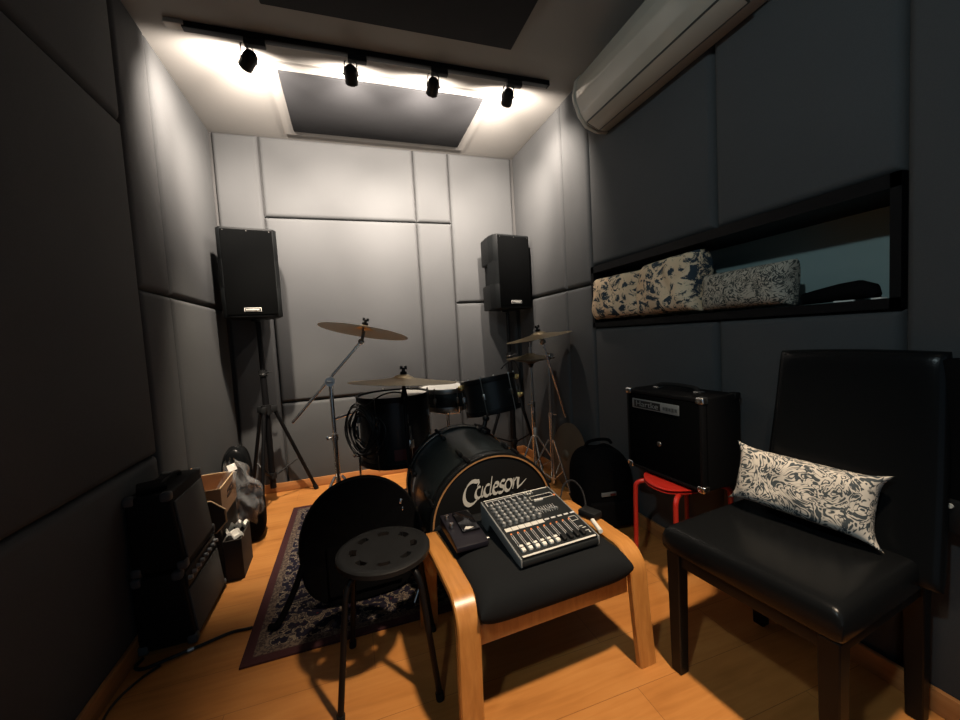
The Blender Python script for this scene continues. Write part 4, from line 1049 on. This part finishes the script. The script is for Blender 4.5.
# ------------------------------------------------------------------ two combo amps at left wall, facing +x
def combo(name, label, loc, hw_, d_, h_, slant, knobs, rz=R(90)):
    # local front is -y ; rotz 90 => local -y -> +x
    t = thing(name, label, 'guitar amplifier', loc, rz, 'combo amplifiers by the left wall')
    b = MB()
    b.prism([(-d_ / 2, .012), (-d_ / 2 + slant, h_), (d_ / 2, h_), (d_ / 2, .012)], -hw_, hw_, mS, .008, 3)
    b.build('cabinet', 'amp_tolex', t)
    fm_ = frame((-hw_, -d_ / 2, .012), (1, 0, 0), (0, slant, h_ - .012)); fr_ = fm_.to_3x3().to_4x4(); L_ = math.hypot(slant, h_ - .012); W_ = 2 * hw_
    gh = .62 if knobs else .80
    MB().box(fm_ @ Vector((W_ / 2, L_ * (.06 + gh / 2), .002)), (W_ - .05, L_ * gh, .008), fr_, .003).build('grille', 'amp_grille', t)
    if knobs:
        MB().box(fm_ @ Vector((W_ / 2, L_ * .83, .002)), (W_ - .05, L_ * .20, .008), fr_, .002).build('control_panel', 'black_plastic', t)
        for i in range(8):
            p = fm_ @ Vector((.04 + (W_ - .08) * i / 7, L_ * .83, .006)); q_ = fm_ @ Vector((.04 + (W_ - .08) * i / 7, L_ * .83, .020))
            k = MB(); k.cyl(p, q_, .009, .007, seg=12); k.build('knob', 'knob_grey', t)
    for sx in (-1, 1):
        for zz, yy in ((.022, -d_ / 2 + .012), (.022, d_ / 2 - .012), (h_ - .012, -d_ / 2 + slant + .012), (h_ - .012, d_ / 2 - .012)):
            MB().box((sx * (hw_ - .012), yy, zz), (.034, .034, .034), None, .009, 3).build('corner_guard', 'grey_plastic', t)
    h2 = MB(); h2.tube([(-.09, .0, h_ - .004), (-.08, .0, h_ + .016), (0, .0, h_ + .022), (.08, .0, h_ + .016), (.09, .0, h_ - .004)], .009, 8, smooth=4)
    if not knobs: h2.build('handle', 'rubber', t)
    else: h2.bm.free()
    for sx in (-1, 1):
        for yy in (-1, 1):
            f = MB(); f.cyl((sx * (hw_ - .05), yy * (d_ / 2 - .03), 0), (sx * (hw_ - .05), yy * (d_ / 2 - .03), .014), .012, seg=12); f.build('rubber_foot', 'rubber', t)
    return t
combo('combo_amplifier', 'bottom black combo amplifier with a knob row, by the left wall', (-.722, 1.892, 0), .188, .178, .288, .028, True)
combo('combo_amplifier', 'top black combo amplifier with a grey grille, stacked by the left wall', (-.725, 1.868, .2895), .160, .165, .298, .030, False)
tag(MB().box((0, 0, .010), (.09, .12, .018), Matrix.Rotation(.4, 4, 'Z'), .007, 3).build('strap_bundle', 'black_fabric'), 'folded black strap on top of the stacked amplifier', 'strap', (-.755, 1.79, .5905), 0)

# ------------------------------------------------------------------ boxes, bags at left
def openbox(t, a, b_, h_, matn, th=.005):
    for c, sz in (((-a, 0, h_ / 2), (th, 2 * b_, h_)), ((a, 0, h_ / 2), (th, 2 * b_, h_)), ((0, -b_, h_ / 2), (2 * a, th, h_)), ((0, b_, h_ / 2), (2 * a, th, h_))):
        MB().box(c, sz).build('side_panel', matn, t)
    MB().box((0, 0, th / 2 + .0005), (2 * a, 2 * b_, th)).build('bottom_panel', matn, t)
t = thing('cardboard_box', 'slim dark box with white papers on top, on the floor behind the amplifiers', 'box', (-.606, 2.215, 0), R(2))
openbox(t, .036, .100, .195, 'cardboard_dark')
for i, (x, y, zz, rx, ry, rz_, lab) in enumerate(((.002, -.05, .206, .3, .35, .4, 'crumpled white paper on the slim dark box, nearest the camera'),
                                                 (.002, .04, .208, -.3, .4, 1.2, 'crumpled white paper on the far end of the slim dark box'))):
    mb = MB()
    for dz in (0, .0015): mb.grid(lambda u, v: Vector(((u - .5) * .075, (v - .5) * .06, dz + .012 * math.sin(9 * u + 3 * v) + .009 * math.sin(11 * v))), 8, 8)
    o = mb.build('crumpled_paper', 'paper'); tag(o, lab, 'paper', (-.606 + x, 2.215 + y, zz)); o.rotation_euler = (rx, ry, rz_)
t = thing('cardboard_box', 'dark carton with a pale-edged chamfered flap beneath the printed brown carton', 'box', (-.735, 2.270, 0), R(1))
openbox(t, .085, .150, .305, 'cardboard_dark')
fp = [(-.085, 0), (.068, 0), (.118, -.048), (.118, -.110), (.072, -.160), (-.085, -.160)]
mF = frame((0, -.178, .405), (1, 0, 0), (0, -.12, .99))
fo = MB().prism(fp, -.002, .002, mF).build('flap', 'cardboard_dark', t)
e = MB(); e.tube([mF @ Vector((*a, 0)) for a in fp], .0042, 6, True); e.build('flap_edge', 'cardboard_edge', fo)
t = thing('cardboard_box', 'open brown carton with printed side behind the top amplifier', 'box', (-.728, 2.265, .306), R(2))
openbox(t, .088, .140, .140, 'cardboard')
e = MB(); e.tube([(-.088, -.14, .141), (.088, -.14, .141), (.088, .14, .141), (-.088, .14, .141)], .004, 6, True); e.build('rim', 'cardboard_edge', t)
fp2 = [(-.12, 0), (.12, 0), (.10, .06), (-.10, .06)]
mF = frame((-.085, 0, .140), (0, 1, 0), (-.02, 0, 1)); MB().prism(fp2, -.002, .002, mF).build('flap', 'cardboard', t)
pr = MB()
for y, z_, w_, hh in ((.02, .100, .11, .014), (.02, .078, .13, .010)): pr.box((.0915, y, z_), (.001, w_, hh), Matrix.Rotation(.12, 4, 'X'))
pr.box((.0915, .02, .089), (.001, .02, .03)); pr.build('side_print', 'print_ink', t)
# black bag with clear plastic bag on it
t = thing('shoulder_bag', 'small black bag on the floor beside the left speaker stand', 'bag', (-.635, 2.58, 0), R(5))
blob(.085, .115, .135, 4).build('body', 'black_fabric', t, weld=True)
z = MB(); z.tube([(-.05, -.05, .25), (-.04, -.03, .30), (0, 0, .32), (.04, .03, .30), (.05, .05, .25)], .006, 8, smooth=4); z.build('carry_handle', 'black_fabric', t)
mb = MB()
rb = random.Random(5)
def film(u, v):
    a = 2 * PI * u; z_ = v
    rr = (.025 + .062 * math.sin(PI * min(1, .12 + .9 * z_)) ** .8) * (1 + .28 * math.sin(5 * a + 7 * z_) * .5 + .22 * math.sin(9 * a - 11 * z_) * .5 + .15 * math.sin(3 * a + 17 * z_))
    return Vector((rr * math.cos(a), rr * 1.0 * math.sin(a), .36 * z_ + .02 * math.sin(6 * a)))
mb.grid(film, 44, 26, closed_u=True)
o = mb.build('plastic_bag', 'film', None, sharp=25); tag(o, 'crumpled clear plastic bag beside the left speaker stand', 'plastic bag', (-.612, 2.490, .145)); o.rotation_euler = (R(8), R(-12), .4)
k = MB(); k.box((-.01, -.045, .30), (.022, .003, .05), Matrix.Rotation(.5, 4, 'Y'), .001); k.box((.0, .0, .33), (.04, .04, .003), Matrix.Rotation(.7, 4, 'X')); k.build('paper_insert', 'paper', o)
t = thing('black_case', 'black rounded case standing behind the brown carton by the left wall', 'case', (-.732, 2.80, 0))
blob(.080, .085, .245, 3.2).build('body', 'leather', t, weld=True)
z = MB(); z.tube([(.0, -.06, .40), (.05, -.075, .36), (.062, -.07, .28), (.05, -.075, .20)], .006, 8, smooth=4); z.build('strap', 'black_fabric', t)

# ------------------------------------------------------------------ cable on the floor
cb = MB(); zc = .0055
pts = [(-.447, 1.706, .0075), (-.470, 1.708, .0065), (-.521, 1.712, zc), (-.60, 1.685, zc), (-.691, 1.655, zc), (-.765, 1.632, zc), (-.800, 1.650, zc), (-.795, 1.690, zc)]
cb.tube(pts, .0058, 8, smooth=6)
o = cb.build('power_cable', 'cable'); tag(o, 'thick black cable running across the floor from the rug to the amplifiers', 'cable')
q = MB(); q.cyl((-.632, 1.6735, zc), (-.650, 1.667, zc), .0075, seg=10); q.build('cable_tie', 'steel', o)
cb = MB(); cb.tube([(-.720, 1.630, .004), (-.760, 1.585, .004), (-.790, 1.52, .004), (-.795, 1.457, .004), (-.780, 1.38, .004), (-.775, 1.25, .004)], .0042, 8, smooth=6)
tag(cb.build('thin_cable', 'cable'), 'thin black cable on the floor along the left wall', 'cable')

# ------------------------------------------------------------------ black wall case with latch at the right edge
t = thing('wall_case', 'black case with a lever latch and white dot at the right edge beside the chair', 'case', (1.42, .40, .52))
MB().box2((-.020, -.16, .05), (.036, .172, .455), .006).build('body', 'black_fabric', t)
MB().box2((-.030, .125, .02), (.036, .168, .105), .004).build('latch_box', 'black_plastic', t)
q = MB(); q.tube([(-.02, .155, .07), (-.022, .19, .075), (-.024, .215, .068), (-.024, .222, .045), (-.024, .218, .02)], [.012, .012, .011, .009, .007], 10, smooth=4); q.build('lever', 'black_plastic', t)
q = MB(); q.cyl((-.030, .148, .090), (-.034, .148, .090), .006, seg=14); q.build('white_dot', 'white_plastic', t)

# ------------------------------------------------------------------ lights
def spot(p, d, watts, deg, blend, col, soft=.022):
    ld = bpy.data.lights.new('spot_lamp', 'SPOT'); ld.energy = watts; ld.color = col; ld.spot_size = R(deg); ld.spot_blend = blend; ld.shadow_soft_size = soft
    lo = bpy.data.objects.new('spot_lamp', ld); COL.objects.link(lo); lo.location = p
    lo.rotation_euler = Vector(d).to_track_quat('-Z', 'Y').to_euler()
WARM = (1., .855, .73)
for (p, d), ux, wt in zip(LIGHTS, (-.20, 0, 0, .15), (54, 34, 40, 54)):
    spot(p + d * .03, (ux, 1., .0), wt, 176, .45, WARM)                       # wide light of the open cans
for (p, d), ux, wt in zip(LIGHTS, (-.26, -.05, .05, .26), (190, 255, 255, 190)):
    spot(p, (ux, .82, -.57), wt, 76, 1., WARM)                                # main beams on the padded back wall
spot(LIGHTS[0][0], (-.64, .36, -.46), 78, 96, .9, WARM)                       # outer lamps also wash the side walls
spot(LIGHTS[3][0], (.58, .26, -.60), 92, 96, .9, WARM)
for p, d in LIGHTS: spot(p, (0, 1., -.10), 84, 88, 1., WARM)
spot(LIGHTS[0][0], (.03, .22, -1), 350, 54, .8, (1., .84, .66))               # beam falling on the floor by the left stand
spot(LIGHTS[2][0], (.0, .14, -1), 90, 50, .8, (1., .84, .66))
spot((.78, .22, H - .03), (-.07, .30, -1), 350, 49, .85, (1., .78, .56), .06)  # unseen ceiling lamp over the seats, not on the track
spot((-.55, -.10, 2.25), (.90, .45, -.42), 46, 100, .7, (.80, 1., 1.05), .05)  # unseen cool lamp at the near end of the room, not on the track
wd = bpy.data.worlds.new('world'); scene.world = wd; wd.use_nodes = True
wd.node_tree.nodes['Background'].inputs[0].default_value = (.60, .85, 1.1, 1); wd.node_tree.nodes['Background'].inputs[1].default_value = .2

# ------------------------------------------------------------------ camera
f_px = 393.389; yaw, pitch, roll = .316, -.0617, -.0575
fw = Vector((math.sin(yaw) * math.cos(pitch), math.cos(yaw) * math.cos(pitch), math.sin(pitch)))
rt = Vector((math.cos(yaw), -math.sin(yaw), 0)); up = rt.cross(fw)
r2 = rt * math.cos(roll) + up * math.sin(roll); u2 = -rt * math.sin(roll) + up * math.cos(roll)
cd = bpy.data.cameras.new('camera'); cam = bpy.data.objects.new('camera', cd); COL.objects.link(cam)
cam.matrix_world = Matrix.Translation((0, 0, 1.1)) @ Matrix((r2, u2, -fw)).transposed().to_4x4()
cd.sensor_width = 36; cd.lens = f_px * 36 / 960; cd.clip_start = .02
scene.camera = cam
vs = scene.view_settings; vs.view_transform = 'Standard'; vs.look = 'None'; vs.exposure = 0.0; vs.gamma = 1; vs.use_curve_mapping = False
scene.cycles.use_denoising = True
scene.cycles.max_bounces = 8; scene.cycles.diffuse_bounces = 3; scene.cycles.sample_clamp_indirect = 3
